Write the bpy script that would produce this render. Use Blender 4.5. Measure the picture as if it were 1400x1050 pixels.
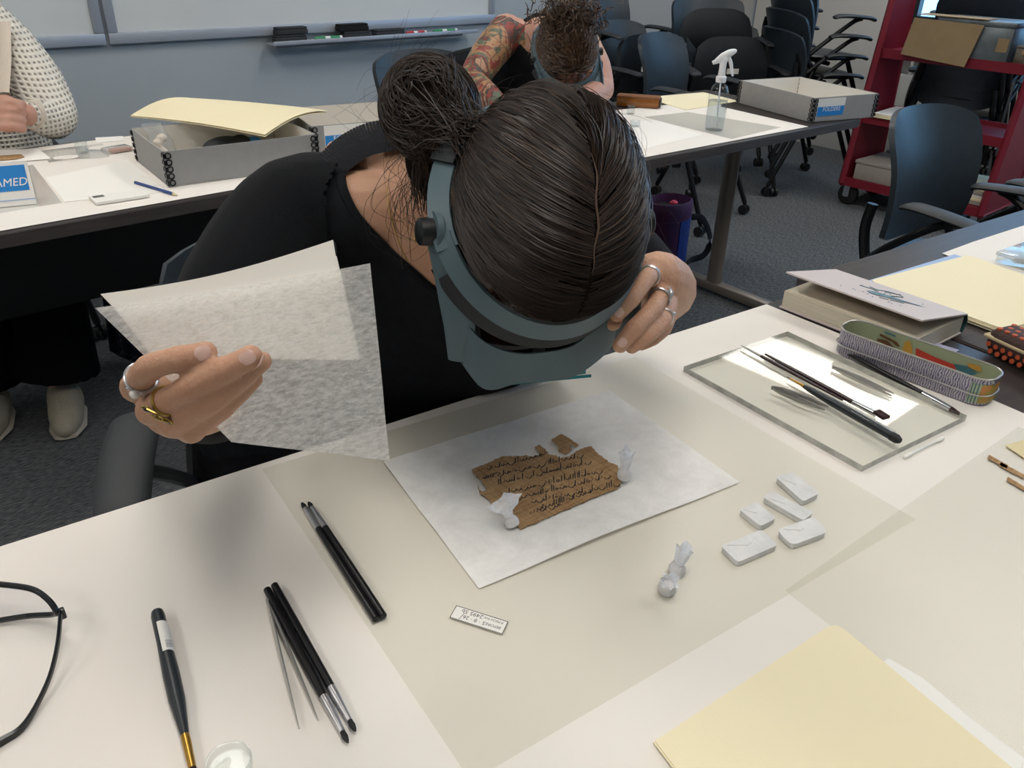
import bpy, bmesh, math, random
from math import sin, cos, pi, radians, sqrt
from mathutils import Vector as V, Matrix, Euler, noise as mnoise

for _o in list(bpy.data.objects):
    bpy.data.objects.remove(_o)
S = bpy.context.scene
C = bpy.context.collection
rnd = random.Random(7)

# ------------------------------------------------------------------ camera
CZ = 1.296                     # eye height of the photographer leaning over the table
TZ = 0.74                      # table top height
FPX = 1105.5                   # focal length in pixels of a 1400 px wide frame
PITCH, ROLL, YAW = radians(29.157), radians(1.507), radians(41.4)
_fw = V((sin(YAW) * cos(PITCH), cos(YAW) * cos(PITCH), -sin(PITCH)))
_rt0 = V((cos(YAW), -sin(YAW), 0))
_up0 = _rt0.cross(_fw)
_rt = _rt0 * cos(ROLL) + _up0 * sin(ROLL)
_up = _rt.cross(_fw)
CAM = V((0, 0, CZ))
cd = bpy.data.cameras.new('camera')
cam = bpy.data.objects.new('camera', cd)
C.objects.link(cam)
cam.matrix_world = Matrix(((_rt.x, _up.x, -_fw.x, 0), (_rt.y, _up.y, -_fw.y, 0), (_rt.z, _up.z, -_fw.z, CZ), (0, 0, 0, 1)))
cd.sensor_width = 36.0
cd.lens = FPX / 1400 * 36.0
cd.clip_start = 0.02
cd.clip_end = 60
S.camera = cam

# ------------------------------------------------------------------ exposure, sky
S.view_settings.view_transform = 'Standard'
S.view_settings.look = 'None'
S.view_settings.gamma = 1.0
S.view_settings.use_curve_mapping = False
S.view_settings.exposure = 0.24
LAMP = 7.2                     # ceiling fixture strength
SKY = 3.6
W = bpy.data.worlds.new('sky'); S.world = W; W.use_nodes = True
_n = W.node_tree.nodes; _l = W.node_tree.links
_bg = _n['Background']; _bg.inputs['Color'].default_value = (0.30, 0.60, 1.0, 1); _bg.inputs['Strength'].default_value = SKY

# ------------------------------------------------------------------ where things stand
def ray(x, y):
    return _rt * ((x - 700) / FPX) - _up * ((y - 525) / FPX) + _fw
def P(x, y, z=TZ):             # the point at height z seen at (x, y)
    d = ray(x, y)
    return CAM + d * ((z - CZ) / d.z)
def D(x, y, d):                # the point d metres deep seen at (x, y)
    return CAM + ray(x, y) * d

# ------------------------------------------------------------------ materials
def lin(c):
    if isinstance(c, str):
        c = [int(c[i:i + 2], 16) / 255 for i in (0, 2, 4)]
    return [(v / 12.92 if v <= 0.04045 else ((v + 0.055) / 1.055) ** 2.4) for v in c] + [1]
MATS = {}
def mat(name, col, rough=0.5, metal=0.0, spec=0.5, var=None, bump=None, alpha=None, trans=0.0, ior=1.45, emit=None, coat=0.0, sss=0.0, sheen=0.0, coords='Object'):
    """var=(scale, other colour, amount, (sx,sy,sz)); bump=(scale, strength, (sx,sy,sz))"""
    m = bpy.data.materials.new(name); m.use_nodes = True
    nt = m.node_tree; n = nt.nodes; l = nt.links
    b = n['Principled BSDF']
    b.inputs['Base Color'].default_value = lin(col)
    b.inputs['Roughness'].default_value = rough
    b.inputs['Metallic'].default_value = metal
    b.inputs['Specular IOR Level'].default_value = spec
    b.inputs['IOR'].default_value = ior
    b.inputs['Transmission Weight'].default_value = trans
    b.inputs['Coat Weight'].default_value = coat
    b.inputs['Coat Roughness'].default_value = 0.05
    b.inputs['Sheen Weight'].default_value = sheen
    if sss:
        b.inputs['Subsurface Weight'].default_value = sss
        b.inputs['Subsurface Radius'].default_value = (0.010, 0.004, 0.002)
        b.inputs['Subsurface Scale'].default_value = 1.0
    if alpha is not None:
        b.inputs['Alpha'].default_value = alpha
    if emit:
        b.inputs['Emission Color'].default_value = lin(emit[0]); b.inputs['Emission Strength'].default_value = emit[1]
    tc = n.new('ShaderNodeTexCoord')
    def tex(scale, st):
        mp = n.new('ShaderNodeMapping'); l.new(tc.outputs[coords], mp.inputs['Vector'])
        if st: mp.inputs['Scale'].default_value = st
        t = n.new('ShaderNodeTexNoise'); t.inputs['Scale'].default_value = scale; t.inputs['Detail'].default_value = 5
        l.new(mp.outputs['Vector'], t.inputs['Vector'])
        return t
    if var:
        t = tex(var[0], var[3] if len(var) > 3 else None)
        r = n.new('ShaderNodeMapRange'); r.inputs['From Min'].default_value = 0.35; r.inputs['From Max'].default_value = 0.65
        r.inputs['To Max'].default_value = var[2]
        l.new(t.outputs['Fac'], r.inputs['Value'])
        mx = n.new('ShaderNodeMix'); mx.data_type = 'RGBA'
        mx.inputs[6].default_value = lin(col); mx.inputs[7].default_value = lin(var[1])
        l.new(r.outputs['Result'], mx.inputs[0]); l.new(mx.outputs[2], b.inputs['Base Color'])
    if bump:
        t = tex(bump[0], bump[2] if len(bump) > 2 else None)
        bp = n.new('ShaderNodeBump'); bp.inputs['Strength'].default_value = bump[1]; bp.inputs['Distance'].default_value = 0.01
        l.new(t.outputs['Fac'], bp.inputs['Height']); l.new(bp.outputs['Normal'], b.inputs['Normal'])
    MATS[name] = m
    return m

def nodes_of(m):
    return m.node_tree.nodes, m.node_tree.links, m.node_tree.nodes['Principled BSDF']

def clear_mat(name, tint, gloss=0.08, rough=0.05, haze=0.0):
    """a thin clear sheet: lets light through, glints, and is very slightly milky"""
    m = bpy.data.materials.new(name); m.use_nodes = True
    nt = m.node_tree; n = nt.nodes; l = nt.links; n.remove(n['Principled BSDF'])
    out = n['Material Output']
    tr = n.new('ShaderNodeBsdfTransparent'); tr.inputs['Color'].default_value = lin(tint)
    gl = n.new('ShaderNodeBsdfGlossy'); gl.inputs['Roughness'].default_value = rough
    df = n.new('ShaderNodeBsdfDiffuse'); df.inputs['Color'].default_value = (.8, .82, .84, 1)
    lw = n.new('ShaderNodeLayerWeight'); lw.inputs['Blend'].default_value = .5     # 1 - |cos|: the same from both sides
    pw = n.new('ShaderNodeMath'); pw.operation = 'POWER'; pw.inputs[1].default_value = 5; l.new(lw.outputs['Facing'], pw.inputs[0])
    fr = n.new('ShaderNodeMath'); fr.operation = 'MULTIPLY_ADD'; fr.inputs[1].default_value = .96; fr.inputs[2].default_value = .04; l.new(pw.outputs[0], fr.inputs[0])
    a = n.new('ShaderNodeMixShader'); a.inputs[0].default_value = haze
    l.new(tr.outputs[0], a.inputs[1]); l.new(df.outputs[0], a.inputs[2])
    mu = n.new('ShaderNodeMath'); mu.operation = 'MULTIPLY'; mu.inputs[1].default_value = gloss / 0.08
    l.new(fr.outputs[0], mu.inputs[0])
    b = n.new('ShaderNodeMixShader'); l.new(mu.outputs[0], b.inputs[0])
    l.new(a.outputs[0], b.inputs[1]); l.new(gl.outputs[0], b.inputs[2]); l.new(b.outputs[0], out.inputs['Surface'])
    MATS[name] = m
    return m

# ------------------------------------------------------------------ mesh building
class MB:
    def __init__(self): self.v = []; self.f = []; self.mi = []; self.cur = 0
    def add(self, vs, fs):
        o = len(self.v); self.v += [V(p) for p in vs]
        self.f += [tuple(i + o for i in f) for f in fs]; self.mi += [self.cur] * len(fs)
        return self
    def box(self, c, s, M=None):
        c = V(c); M = M or Matrix.Identity(3)
        vs = [c + M @ V((s[0] / 2 * a, s[1] / 2 * b, s[2] / 2 * d)) for a in (-1, 1) for b in (-1, 1) for d in (-1, 1)]
        return self.add(vs, [(0, 1, 3, 2), (4, 6, 7, 5), (0, 4, 5, 1), (2, 3, 7, 6), (0, 2, 6, 4), (1, 5, 7, 3)])
    def rbox(self, c, s, b=0.004, M=None, seg=2):
        """box with rounded edges"""
        bm = bmesh.new(); bmesh.ops.create_cube(bm, size=1)
        for v in bm.verts: v.co = V((v.co.x * s[0], v.co.y * s[1], v.co.z * s[2]))
        bmesh.ops.bevel(bm, geom=bm.edges[:], offset=min(b, min(s) * .49), segments=seg, profile=.5, affect='EDGES')
        M = M or Matrix.Identity(3); c = V(c)
        bm.verts.ensure_lookup_table()
        self.add([c + M @ v.co for v in bm.verts], [[v.index for v in f.verts] for f in bm.faces]); bm.free()
        return self
    def rings(self, R, cap=True, closed=False):
        n = len(R[0]); vs = [p for r in R for p in r]; fs = []
        m = len(R)
        for i in range(m if closed else m - 1):
            for j in range(n):
                a = i * n + j; b = i * n + (j + 1) % n; i2 = (i + 1) % m
                fs.append((a, b, i2 * n + (j + 1) % n, i2 * n + j))
        if cap and not closed:
            fs.append(tuple(range(n - 1, -1, -1))); fs.append(tuple((m - 1) * n + j for j in range(n)))
        return self.add(vs, fs)
    def tube(self, path, r, n=10, cap=True, ref=None, flat=None, closed=False, rnd_end=False):
        """sweep; r a number or list; flat = ratio of second axis (number or list)"""
        path = [V(p) for p in path]; m = len(path)
        rr = r if isinstance(r, (list, tuple)) else [r] * m
        ff = flat if isinstance(flat, (list, tuple)) else [flat or 1.0] * m
        if rnd_end:
            d0 = (path[0] - path[1]).normalized(); d1 = (path[-1] - path[-2]).normalized()
            pre = [(path[0] + d0 * rr[0] * k, rr[0] * sqrt(max(0.004, 1 - k * k))) for k in (.98, .8, .45)]
            post = [(path[-1] + d1 * rr[-1] * k, rr[-1] * sqrt(max(0.004, 1 - k * k))) for k in (.45, .8, .98)]
            ff = [ff[0]] * 3 + list(ff) + [ff[-1]] * 3
            rr = [q[1] for q in pre] + list(rr) + [q[1] for q in post]
            path = [q[0] for q in pre] + path + [q[0] for q in post]; m = len(path)
        R = []; u = None
        for i in range(m):
            if closed: t = path[(i + 1) % m] - path[i - 1]
            else: t = path[min(i + 1, m - 1)] - path[max(i - 1, 0)]
            t = t.normalized() if t.length > 1e-9 else V((0, 0, 1))
            if ref is not None: u = V(ref) - t * V(ref).dot(t)
            elif u is None:
                u = V((0, 0, 1)) if abs(t.z) < .9 else V((1, 0, 0)); u = u - t * u.dot(t)
            else: u = u - t * u.dot(t)
            if u.length < 1e-6: u = t.orthogonal()
            u.normalize(); w = t.cross(u)
            R.append([path[i] + u * (cos(2 * pi * k / n) * rr[i]) + w * (sin(2 * pi * k / n) * rr[i] * ff[i]) for k in range(n)])
        return self.rings(R, cap, closed)
    def cyl(self, a, b, r, r2=None, n=16):
        return self.tube([a, b], [r, r if r2 is None else r2], n)
    def lathe(self, base, axis, prof, n=24, cap=True):
        """prof = [(radius, height)] along axis from base"""
        a = V(axis).normalized(); u = a.orthogonal().normalized(); w = a.cross(u); base = V(base)
        return self.rings([[base + a * h + (u * cos(2 * pi * k / n) + w * sin(2 * pi * k / n)) * max(r, 1e-5) for k in range(n)] for r, h in prof], cap)
    def ell(self, c, r, M=None, n=20, m=14):
        c = V(c); M = M or Matrix.Identity(3); R = []
        for i in range(m + 1):
            th = pi * (i + (.02 if i == 0 else -.02 if i == m else 0)) / m
            R.append([c + M @ V((r[0] * sin(th) * cos(2 * pi * k / n), r[1] * sin(th) * sin(2 * pi * k / n), -r[2] * cos(th))) for k in range(n)])
        return self.rings(R)
    def poly(self, pts, t, up=(0, 0, 1)):
        """flat outline given a thickness upward"""
        up = V(up) * t; n = len(pts); pts = [V(p) for p in pts]
        vs = pts + [p + up for p in pts]
        return self.add(vs, [tuple(range(n - 1, -1, -1)), tuple(range(n, 2 * n))] + [(i, (i + 1) % n, n + (i + 1) % n, n + i) for i in range(n)])
    def grid(self, fn, nu, nv, t=0.0):
        """surface fn(u,v)->point, given thickness t along its normals"""
        pt = [[V(fn(i / nu, j / nv)) for j in range(nv + 1)] for i in range(nu + 1)]
        if not t:
            return self.add([p for r in pt for p in r], [(i * (nv + 1) + j, (i + 1) * (nv + 1) + j, (i + 1) * (nv + 1) + j + 1, i * (nv + 1) + j + 1) for i in range(nu) for j in range(nv)])
        bot = []
        for i in range(nu + 1):
            row = []
            for j in range(nv + 1):
                du = pt[min(i + 1, nu)][j] - pt[max(i - 1, 0)][j]; dv = pt[i][min(j + 1, nv)] - pt[i][max(j - 1, 0)]
                nn = du.cross(dv); nn = nn.normalized() if nn.length > 1e-12 else V((0, 0, 1))
                row.append(pt[i][j] - nn * t)
            bot.append(row)
        w = nv + 1; N = (nu + 1) * w
        vs = [p for r in pt for p in r] + [p for r in bot for p in r]; fs = []
        for i in range(nu):
            for j in range(nv):
                a = i * w + j; fs.append((a, a + w, a + w + 1, a + 1)); fs.append((N + a, N + a + 1, N + a + w + 1, N + a + w))
        for i in range(nu):
            a = i * w; fs.append((a, N + a, N + a + w, a + w)); a = i * w + nv; fs.append((a, a + w, N + a + w, N + a))
        for j in range(nv):
            a = j; fs.append((a, a + 1, N + a + 1, N + a)); a = nu * w + j; fs.append((a, N + a, N + a + 1, a + 1))
        return self.add(vs, fs)

def mesh_of(name, mb, mats, smooth=35):
    me = bpy.data.meshes.new(name)
    me.from_pydata([tuple(p) for p in mb.v], [], mb.f)
    for m in (mats if isinstance(mats, (list, tuple)) else [mats]):
        me.materials.append(MATS[m] if isinstance(m, str) else m)
    if max(mb.mi, default=0): me.polygons.foreach_set('material_index', mb.mi)
    bm = bmesh.new(); bm.from_mesh(me); bmesh.ops.recalc_face_normals(bm, faces=bm.faces[:]); bm.to_mesh(me); bm.free()
    if smooth:
        me.polygons.foreach_set('use_smooth', [True] * len(me.polygons)); me.set_sharp_from_angle(angle=radians(smooth))
    me.update()
    return me
def obj(name, mb, m, parent=None, smooth=35, label=None, world=True):
    """one mesh object; points are world points, brought into the parent's frame when there is one"""
    if parent is not None and world:
        inv = wm(parent).inverted()
        mb.v = [inv @ p for p in mb.v]
    o = bpy.data.objects.new(name, mesh_of(name, mb, m, smooth)); C.objects.link(o)
    if parent is not None: o.parent = parent
    if label: o['label'] = label
    return o
def wm(o):
    M = Matrix.Translation(o.location) @ o.rotation_euler.to_matrix().to_4x4()
    return wm(o.parent) @ M if o.parent else M
def tag(o, label, cat, group=None):
    o['label'] = label; o['category'] = cat
    if group: o['group'] = group
    return o
def thing(name, label, cat, loc=(0, 0, 0), rotz=0.0, group=None):
    o = bpy.data.objects.new(name, None); C.objects.link(o); o.empty_display_size = .05
    o.location = loc; o.rotation_euler = (0, 0, rotz)
    return tag(o, label, cat, group)
def one(name, mb, m, label, cat, group=None, smooth=35):
    """a thing that is one mesh; its origin goes to its base"""
    c = sum(mb.v, V()) / len(mb.v); c.z = min(p.z for p in mb.v)
    mb.v = [p - c for p in mb.v]
    o = bpy.data.objects.new(name, mesh_of(name, mb, m, smooth)); C.objects.link(o); o.location = c
    return tag(o, label, cat, group)
def struct(name, mb, m, parent=None, smooth=35):
    o = obj(name, mb, m, parent, smooth)
    if parent is None: o['kind'] = 'structure'
    return o
def dup(root, loc, rotz, label=None, group=None):
    r = root.copy(); C.objects.link(r); r.location = loc; r.rotation_euler = (0, 0, rotz)
    if label: r['label'] = label
    if group: r['group'] = group
    for ch in list(root.children):
        c = ch.copy(); C.objects.link(c); c.parent = r
        for g in ch.children:
            d = g.copy(); C.objects.link(d); d.parent = c
    return r
def remesh(mb, vox, smooth_it=6, fac=0.5):
    """fuse the overlapping solids of mb into one continuous surface"""
    me = bpy.data.meshes.new('tmp'); me.from_pydata([tuple(p) for p in mb.v], [], mb.f)
    bm = bmesh.new(); bm.from_mesh(me); bmesh.ops.recalc_face_normals(bm, faces=bm.faces[:]); bm.to_mesh(me); bm.free()
    o = bpy.data.objects.new('tmp', me); C.objects.link(o)
    a = o.modifiers.new('r', 'REMESH'); a.mode = 'VOXEL'; a.voxel_size = vox
    s = o.modifiers.new('s', 'SMOOTH'); s.iterations = smooth_it; s.factor = fac
    dg = bpy.context.evaluated_depsgraph_get()
    e = bpy.data.meshes.new_from_object(o.evaluated_get(dg))
    r = MB(); r.v = [v.co.copy() for v in e.vertices]; r.f = [tuple(p.vertices) for p in e.polygons]; r.mi = [0] * len(r.f)
    bpy.data.objects.remove(o); bpy.data.meshes.remove(me); bpy.data.meshes.remove(e)
    return r
def text_mb(txt, size, M4, shear=0.0, depth=0.0002, align='LEFT'):
    """lettering as a mesh, placed by the 4x4 matrix M4"""
    cu = bpy.data.curves.new('t', 'FONT'); cu.body = txt; cu.size = size; cu.shear = shear; cu.align_x = align; cu.resolution_u = 3
    cu.extrude = depth
    o = bpy.data.objects.new('t', cu); C.objects.link(o)
    dg = bpy.context.evaluated_depsgraph_get()
    e = bpy.data.meshes.new_from_object(o.evaluated_get(dg))
    r = MB(); r.v = [M4 @ v.co for v in e.vertices]; r.f = [tuple(p.vertices) for p in e.polygons]; r.mi = [0] * len(r.f)
    bpy.data.objects.remove(o); bpy.data.curves.remove(cu); bpy.data.meshes.remove(e)
    return r
def frame4(o, x, y):
    """matrix with origin o, x axis along x, y axis towards y"""
    x = V(x).normalized(); z = x.cross(V(y)).normalized(); y = z.cross(x)
    return Matrix(((x.x, y.x, z.x, o[0]), (x.y, y.y, z.y, o[1]), (x.z, y.z, z.z, o[2]), (0, 0, 0, 1)))
def rot3(x, y):
    return frame4((0, 0, 0), x, y).to_3x3()
def smoothpath(pts, k=6):
    """Catmull-Rom through the points"""
    pts = [V(p) for p in pts]; out = []
    for i in range(len(pts) - 1):
        a = pts[max(i - 1, 0)]; b = pts[i]; c = pts[i + 1]; d = pts[min(i + 2, len(pts) - 1)]
        for j in range(k):
            t = j / k
            out.append(.5 * ((2 * b) + (c - a) * t + (2 * a - 5 * b + 4 * c - d) * t * t + (3 * b - a - 3 * c + d) * t ** 3))
    out.append(pts[-1])
    return out
def lerpl(vals, n):
    """resample a list of numbers to n entries"""
    o = []
    for i in range(n):
        t = i / (n - 1) * (len(vals) - 1); k = min(int(t), len(vals) - 2); o.append(vals[k] + (vals[k + 1] - vals[k]) * (t - k))
    return o

# ------------------------------------------------------------------ palette
mat('wall_blue', 'aab3b9', .85, var=(1.5, 'a5aeb6', .5), bump=(180, .03))
mat('wall_greige', 'a5a29d', .9, bump=(180, .03))
mat('wall_white', 'c9c7c2', .9, bump=(150, .03))
mat('ceil_white', 'dcdad5', .95, bump=(90, .1))
mat('baseboard', '2a2c30', .6)
mat('whiteboard', 'd6dada', .22, spec=.5, var=(2, 'd0d5d6', .5))
mat('alu', 'a9b1bd', .4, .25)
mat('black_plastic', '15171a', .45, bump=(300, .04))
mat('chair_plastic', '2b343b', .42, bump=(400, .05), var=(30, '242c33', .6))
mat('chair_arm', '2d3033', .55, bump=(500, .06))
mat('chair_black', '14181c', .38, bump=(300, .03))
mat('chair_tube', '101215', .3, .2)
mat('caster', '17181a', .4)
mat('sticker', 'd9d6cb', .7, var=(60, 'bdb9ae', .5))
mat('chrome', 'c8ccd0', .18, 1.0)
mat('steel', 'b5b4b0', .32, .6, var=(40, 'a09f9b', .5))
mat('wood_dark', '37302f', .45, var=(6, '2b2525', .9, (1, 14, 14)), bump=(40, .05, (1, 12, 12)))
mat('wood_edge', '4a4341', .5, var=(8, '3b3534', .8, (1, 10, 10)))
mat('table_steel', '867d74', .35, .35)
mat('paper_white', 'e9e4dc', .8, var=(3, 'e4dfd8', .6), bump=(250, .015))
mat('paper_sheet', 'f0eee8', .8, bump=(250, .02))
mat('folder', 'eee4c2', .75, var=(4, 'eadfba', .6), bump=(300, .03))
mat('board_grey', '9c9b99', .85, var=(40, '949392', .6), bump=(200, .04))
mat('board_warm', 'a39c92', .85, var=(40, '9b948b', .6), bump=(200, .04))
mat('board_in', 'd6d2ca', .85, bump=(200, .03))
mat('label_blue', '2484cf', .55)
mat('label_white', 'eceae4', .6)
mat('ink', '23201f', .7)
mat('ink_grey', '5b5a5c', .7)
mat('skin', 'c29a80', .48, spec=.35, sss=.10, var=(14, 'b98b71', .7), bump=(260, .22))
mat('skin_pale', 'bd9482', .5, spec=.35, sss=.1, var=(20, 'b2806e', .7), bump=(160, .08))
mat('nail', 'dcb8aa', .25, spec=.6, coat=.3)
mat('nail_tip', 'ead9cb', .3)
mat('knit_black', '0f1114', .95, spec=.12, bump=(900, .22), var=(400, '17191d', .8), sheen=.06)
mat('rib_black', '2a2c31', .95, spec=.15, bump=(300, .3), sheen=.2)
mat('cloth_black', '121418', .9, spec=.2, bump=(300, .12), var=(90, '181b20', .6))
mat('trouser', '0e0f13', .95, spec=.1, bump=(120, .2))
mat('lens_dark', '2a1517', .08, spec=.8, coat=.6)
mat('visor', '50636b', .42, var=(25, '4c5e66', .5), bump=(300, .03))
mat('visor_band', '50636b', .4, bump=(300, .03))
mat('visor_pad', '23272b', .7, bump=(200, .1))
mat('teal', '2ba4b0', .15, trans=.5, coat=.5)
mat('gold', 'b59a55', .28, 1.0)
mat('brass', 'b88f43', .3, 1.0)
mat('silver', 'c9c9cb', .28, .8)
mat('pearl', 'e6e0d6', .2, coat=.8)
mat('garnet', '3b2433', .1, coat=.8)
mat('red_paint', '7d1b2b', .42, var=(6, '73192a', .6), bump=(200, .02))
mat('rubber', '1a1a1b', .6)
mat('kraft', '9b8464', .85, var=(12, '8f7958', .6))
mat('tin_grey', '7d868a', .42, .55, var=(9, '5b6265', .9), bump=(30, .12))
mat('manila', 'd8cba0', .8)
mat('amber', '9a5f1e', .25, coat=.5, var=(25, '6f3d10', .8, (1, 1, 4)))
mat('wood_box', '6d4526', .5, var=(14, '8a5a33', .7, (1, 6, 6)))
mat('white_plastic', 'e8ebee', .4, sss=.05)
mat('bag_blue', '1c3a8a', .6, bump=(200, .2), var=(20, '16307a', .6))
mat('bag_purple', '3a1d4a', .7, bump=(200, .2), var=(16, '5a2150', .7))
mat('bag_black', '15151c', .8, bump=(200, .2))
mat('bag_pink', 'd13a63', .6)
mat('felt', '3b3e42', .95, bump=(300, .5), var=(200, '2f3236', .8))
mat('felt_black', '16181b', .95, bump=(300, .5))
mat('marker_white', 'e6e7e6', .35)
mat('green', '2f8a5a', .4)
mat('red', 'b3303c', .4)
mat('pencil_blue', '28407e', .35)
mat('glove', '24292c', .7, bump=(120, .2))
mat('light_frame', 'd5d5d2', .5)
mat('light_diffuser', 'ffffff', .5, emit=('fff9f1', LAMP))
mat('radiator', 'b8b8b4', .5)
mat('window_frame', '23292e', .4)
clear_mat('window_glass', 'eef5f6', .06, .01)
clear_mat('film', 'fafaf6', .085, .30, .05)
clear_mat('bag_film', 'f2f2f0', .10, .12, .22)
clear_mat('clear_hard', 'fafcfc', .07, .03, .0)
clear_mat('spectacle_lens', 'f6f6fa', .08, .02, .0)

def carpet():
    m = mat('carpet', '46484b', .97, spec=.1)
    n, l, b = nodes_of(m)
    tc = n.new('ShaderNodeTexCoord')
    def nz(scale, st, rot=0, det=4):
        mp = n.new('ShaderNodeMapping'); mp.inputs['Scale'].default_value = st; mp.inputs['Rotation'].default_value = (0, 0, rot)
        l.new(tc.outputs['Object'], mp.inputs['Vector'])
        t = n.new('ShaderNodeTexNoise'); t.inputs['Scale'].default_value = scale; t.inputs['Detail'].default_value = det
        l.new(mp.outputs['Vector'], t.inputs['Vector']); return t
    a = nz(38, (1, 9, 1)); a2 = nz(260, (1, 1, 1)); big = nz(60, (1, 4, 1))
    ad = n.new('ShaderNodeMath'); ad.operation = 'MULTIPLY_ADD'; ad.inputs[1].default_value = 1.7; l.new(a.outputs['Fac'], ad.inputs[0])
    a2s = n.new('ShaderNodeMath'); a2s.operation = 'MULTIPLY'; a2s.inputs[1].default_value = .3; l.new(a2.outputs['Fac'], a2s.inputs[0]); l.new(a2s.outputs[0], ad.inputs[2])
    ad2 = n.new('ShaderNodeMath'); ad2.operation = 'ADD'; l.new(ad.outputs[0], ad2.inputs[0]); l.new(big.outputs['Fac'], ad2.inputs[1])
    cr = n.new('ShaderNodeValToRGB'); cr.color_ramp.elements[0].position = .40; cr.color_ramp.elements[1].position = .62
    cr.color_ramp.elements[0].color = lin('3a3d40'); cr.color_ramp.elements[1].color = lin('77797b')
    dv = n.new('ShaderNodeMath'); dv.operation = 'DIVIDE'; dv.inputs[1].default_value = 3; l.new(ad2.outputs[0], dv.inputs[0])
    l.new(dv.outputs[0], cr.inputs[0]); l.new(cr.outputs[0], b.inputs['Base Color'])
    bp = n.new('ShaderNodeBump'); bp.inputs['Strength'].default_value = .6; bp.inputs['Distance'].default_value = .004
    l.new(a2.outputs['Fac'], bp.inputs['Height']); l.new(bp.outputs['Normal'], b.inputs['Normal'])
carpet()

# ------------------------------------------------------------------ the room
WX0, WX1, WY0, WY1, WZ = -2.6, 5.58, -2.6, 3.75, 2.75
struct('floor', MB().box(((WX0 + WX1) / 2, (WY0 + WY1) / 2, -.05), (WX1 - WX0 + .4, WY1 - WY0 + .4, .1)), 'carpet')
struct('ceiling', MB().box(((WX0 + WX1) / 2, (WY0 + WY1) / 2, WZ + .05), (WX1 - WX0 + .4, WY1 - WY0 + .4, .1)), 'ceil_white')
XJ = 3.55
struct('wall_back', MB().box(((WX0 + XJ) / 2, WY1 + .05, WZ / 2), (XJ - WX0, .1, WZ)), 'wall_blue')
struct('wall_back_right', MB().box(((XJ + WX1) / 2 + .05, WY1 + .07, WZ / 2), (WX1 - XJ + .1, .1, WZ)), 'wall_greige')
struct('trim_1', MB().box((XJ, WY1 + .005, WZ / 2), (.03, .03, WZ)), 'wall_greige')
struct('wall_left', MB().box((WX0 - .05, (WY0 + WY1) / 2, WZ / 2), (.1, WY1 - WY0, WZ)), 'wall_white')
struct('wall_front', MB().box(((WX0 + WX1) / 2, WY0 - .05, WZ / 2), (WX1 - WX0, .1, WZ)), 'wall_white')
# the window wall: a low wall, a wall above, and piers around one long window
WS, WH, WY_A, WY_B = 0.845, 2.25, -1.6, 2.62
w = MB()
w.box((WX1 + .06, (WY0 + WY1) / 2, WS / 2), (.12, WY1 - WY0, WS))
w.box((WX1 + .06, (WY0 + WY1) / 2, (WH + WZ) / 2), (.12, WY1 - WY0, WZ - WH))
w.box((WX1 + .06, (WY0 + WY_A) / 2, (WS + WH) / 2), (.12, WY_A - WY0, WH - WS))
w.box((WX1 + .06, (WY_B + WY1) / 2, (WS + WH) / 2), (.12, WY1 - WY_B, WH - WS))
struct('wall_right', w, 'wall_white')
fr = MB(); nb = 4; L = WY_B - WY_A
for z in (WS + .025, WH - .025): fr.box((WX1 + .05, (WY_A + WY_B) / 2, z), (.06, L, .05))
for i in range(nb + 1): fr.box((WX1 + .05, WY_A + .02 + (L - .04) * i / nb, (WS + WH) / 2), (.055, .05, WH - WS - .1))
win = struct('window_1', fr, 'window_frame')
for i in range(nb):
    y0 = WY_A + .045 + (L - .04) * i / nb; y1 = WY_A - .005 + (L - .04) * (i + 1) / nb
    obj('window_pane', MB().box((WX1 + .05, (y0 + y1) / 2, (WS + WH) / 2), (.006, y1 - y0, WH - WS - .1)), 'window_glass', win)
obj('window_sill', MB().rbox((WX1 - .03, (WY_A + WY_B) / 2, WS - .012), (.10, L + .1, .024)), 'window_frame', win)
struct('baseboard_back', MB().box(((WX0 + WX1) / 2, WY1 - .006, .05), (WX1 - WX0, .012, .1)), 'baseboard')
# convector under the window
t = thing('convector', 'pale convector heater with a slotted grille under the window', 'heater', (WX1 - .075, (WY_A + WY_B) / 2, 0))
ym = (WY_A + WY_B) / 2
obj('casing', MB().rbox((WX1 - .07, ym, .283), (.13, L, .566), .01).rbox((WX1 - .07, ym, .707), (.13, L, .066), .01).box((WX1 - .012, ym, .62), (.014, L, .12)), 'radiator', t)
for i in range(int(L / .075) + 1):
    obj('grille_bar', MB().box((WX1 - .128, WY_B - .01 - i * .075, .62), (.008, .017, .112)), 'radiator', t, 0)
# ceiling lights
for i, (x, y) in enumerate([(x_, y_) for y_ in (2.2, .1) for x_ in (4.65, 2.5, .35, -1.8)]):   # the grid of the fixture mirrored in the acrylic
    g = thing('ceiling_light_offscreen', 'recessed rectangular ceiling light with a white diffuser', 'ceiling light', (x, y, WZ - .03), 0, 'ceiling lights')
    f_ = MB()
    for sx in (-1, 1):
        f_.box((x + sx * .30, y, WZ - .015), (.02, 1.22, .03)); f_.box((x, y + sx * .60, WZ - .015), (.60, .02, .03))
    obj('frame', f_, 'light_frame', g)
    obj('diffuser_offscreen', MB().box((x, y, WZ - .010), (.58, 1.18, .012)), 'light_diffuser', g)
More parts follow.
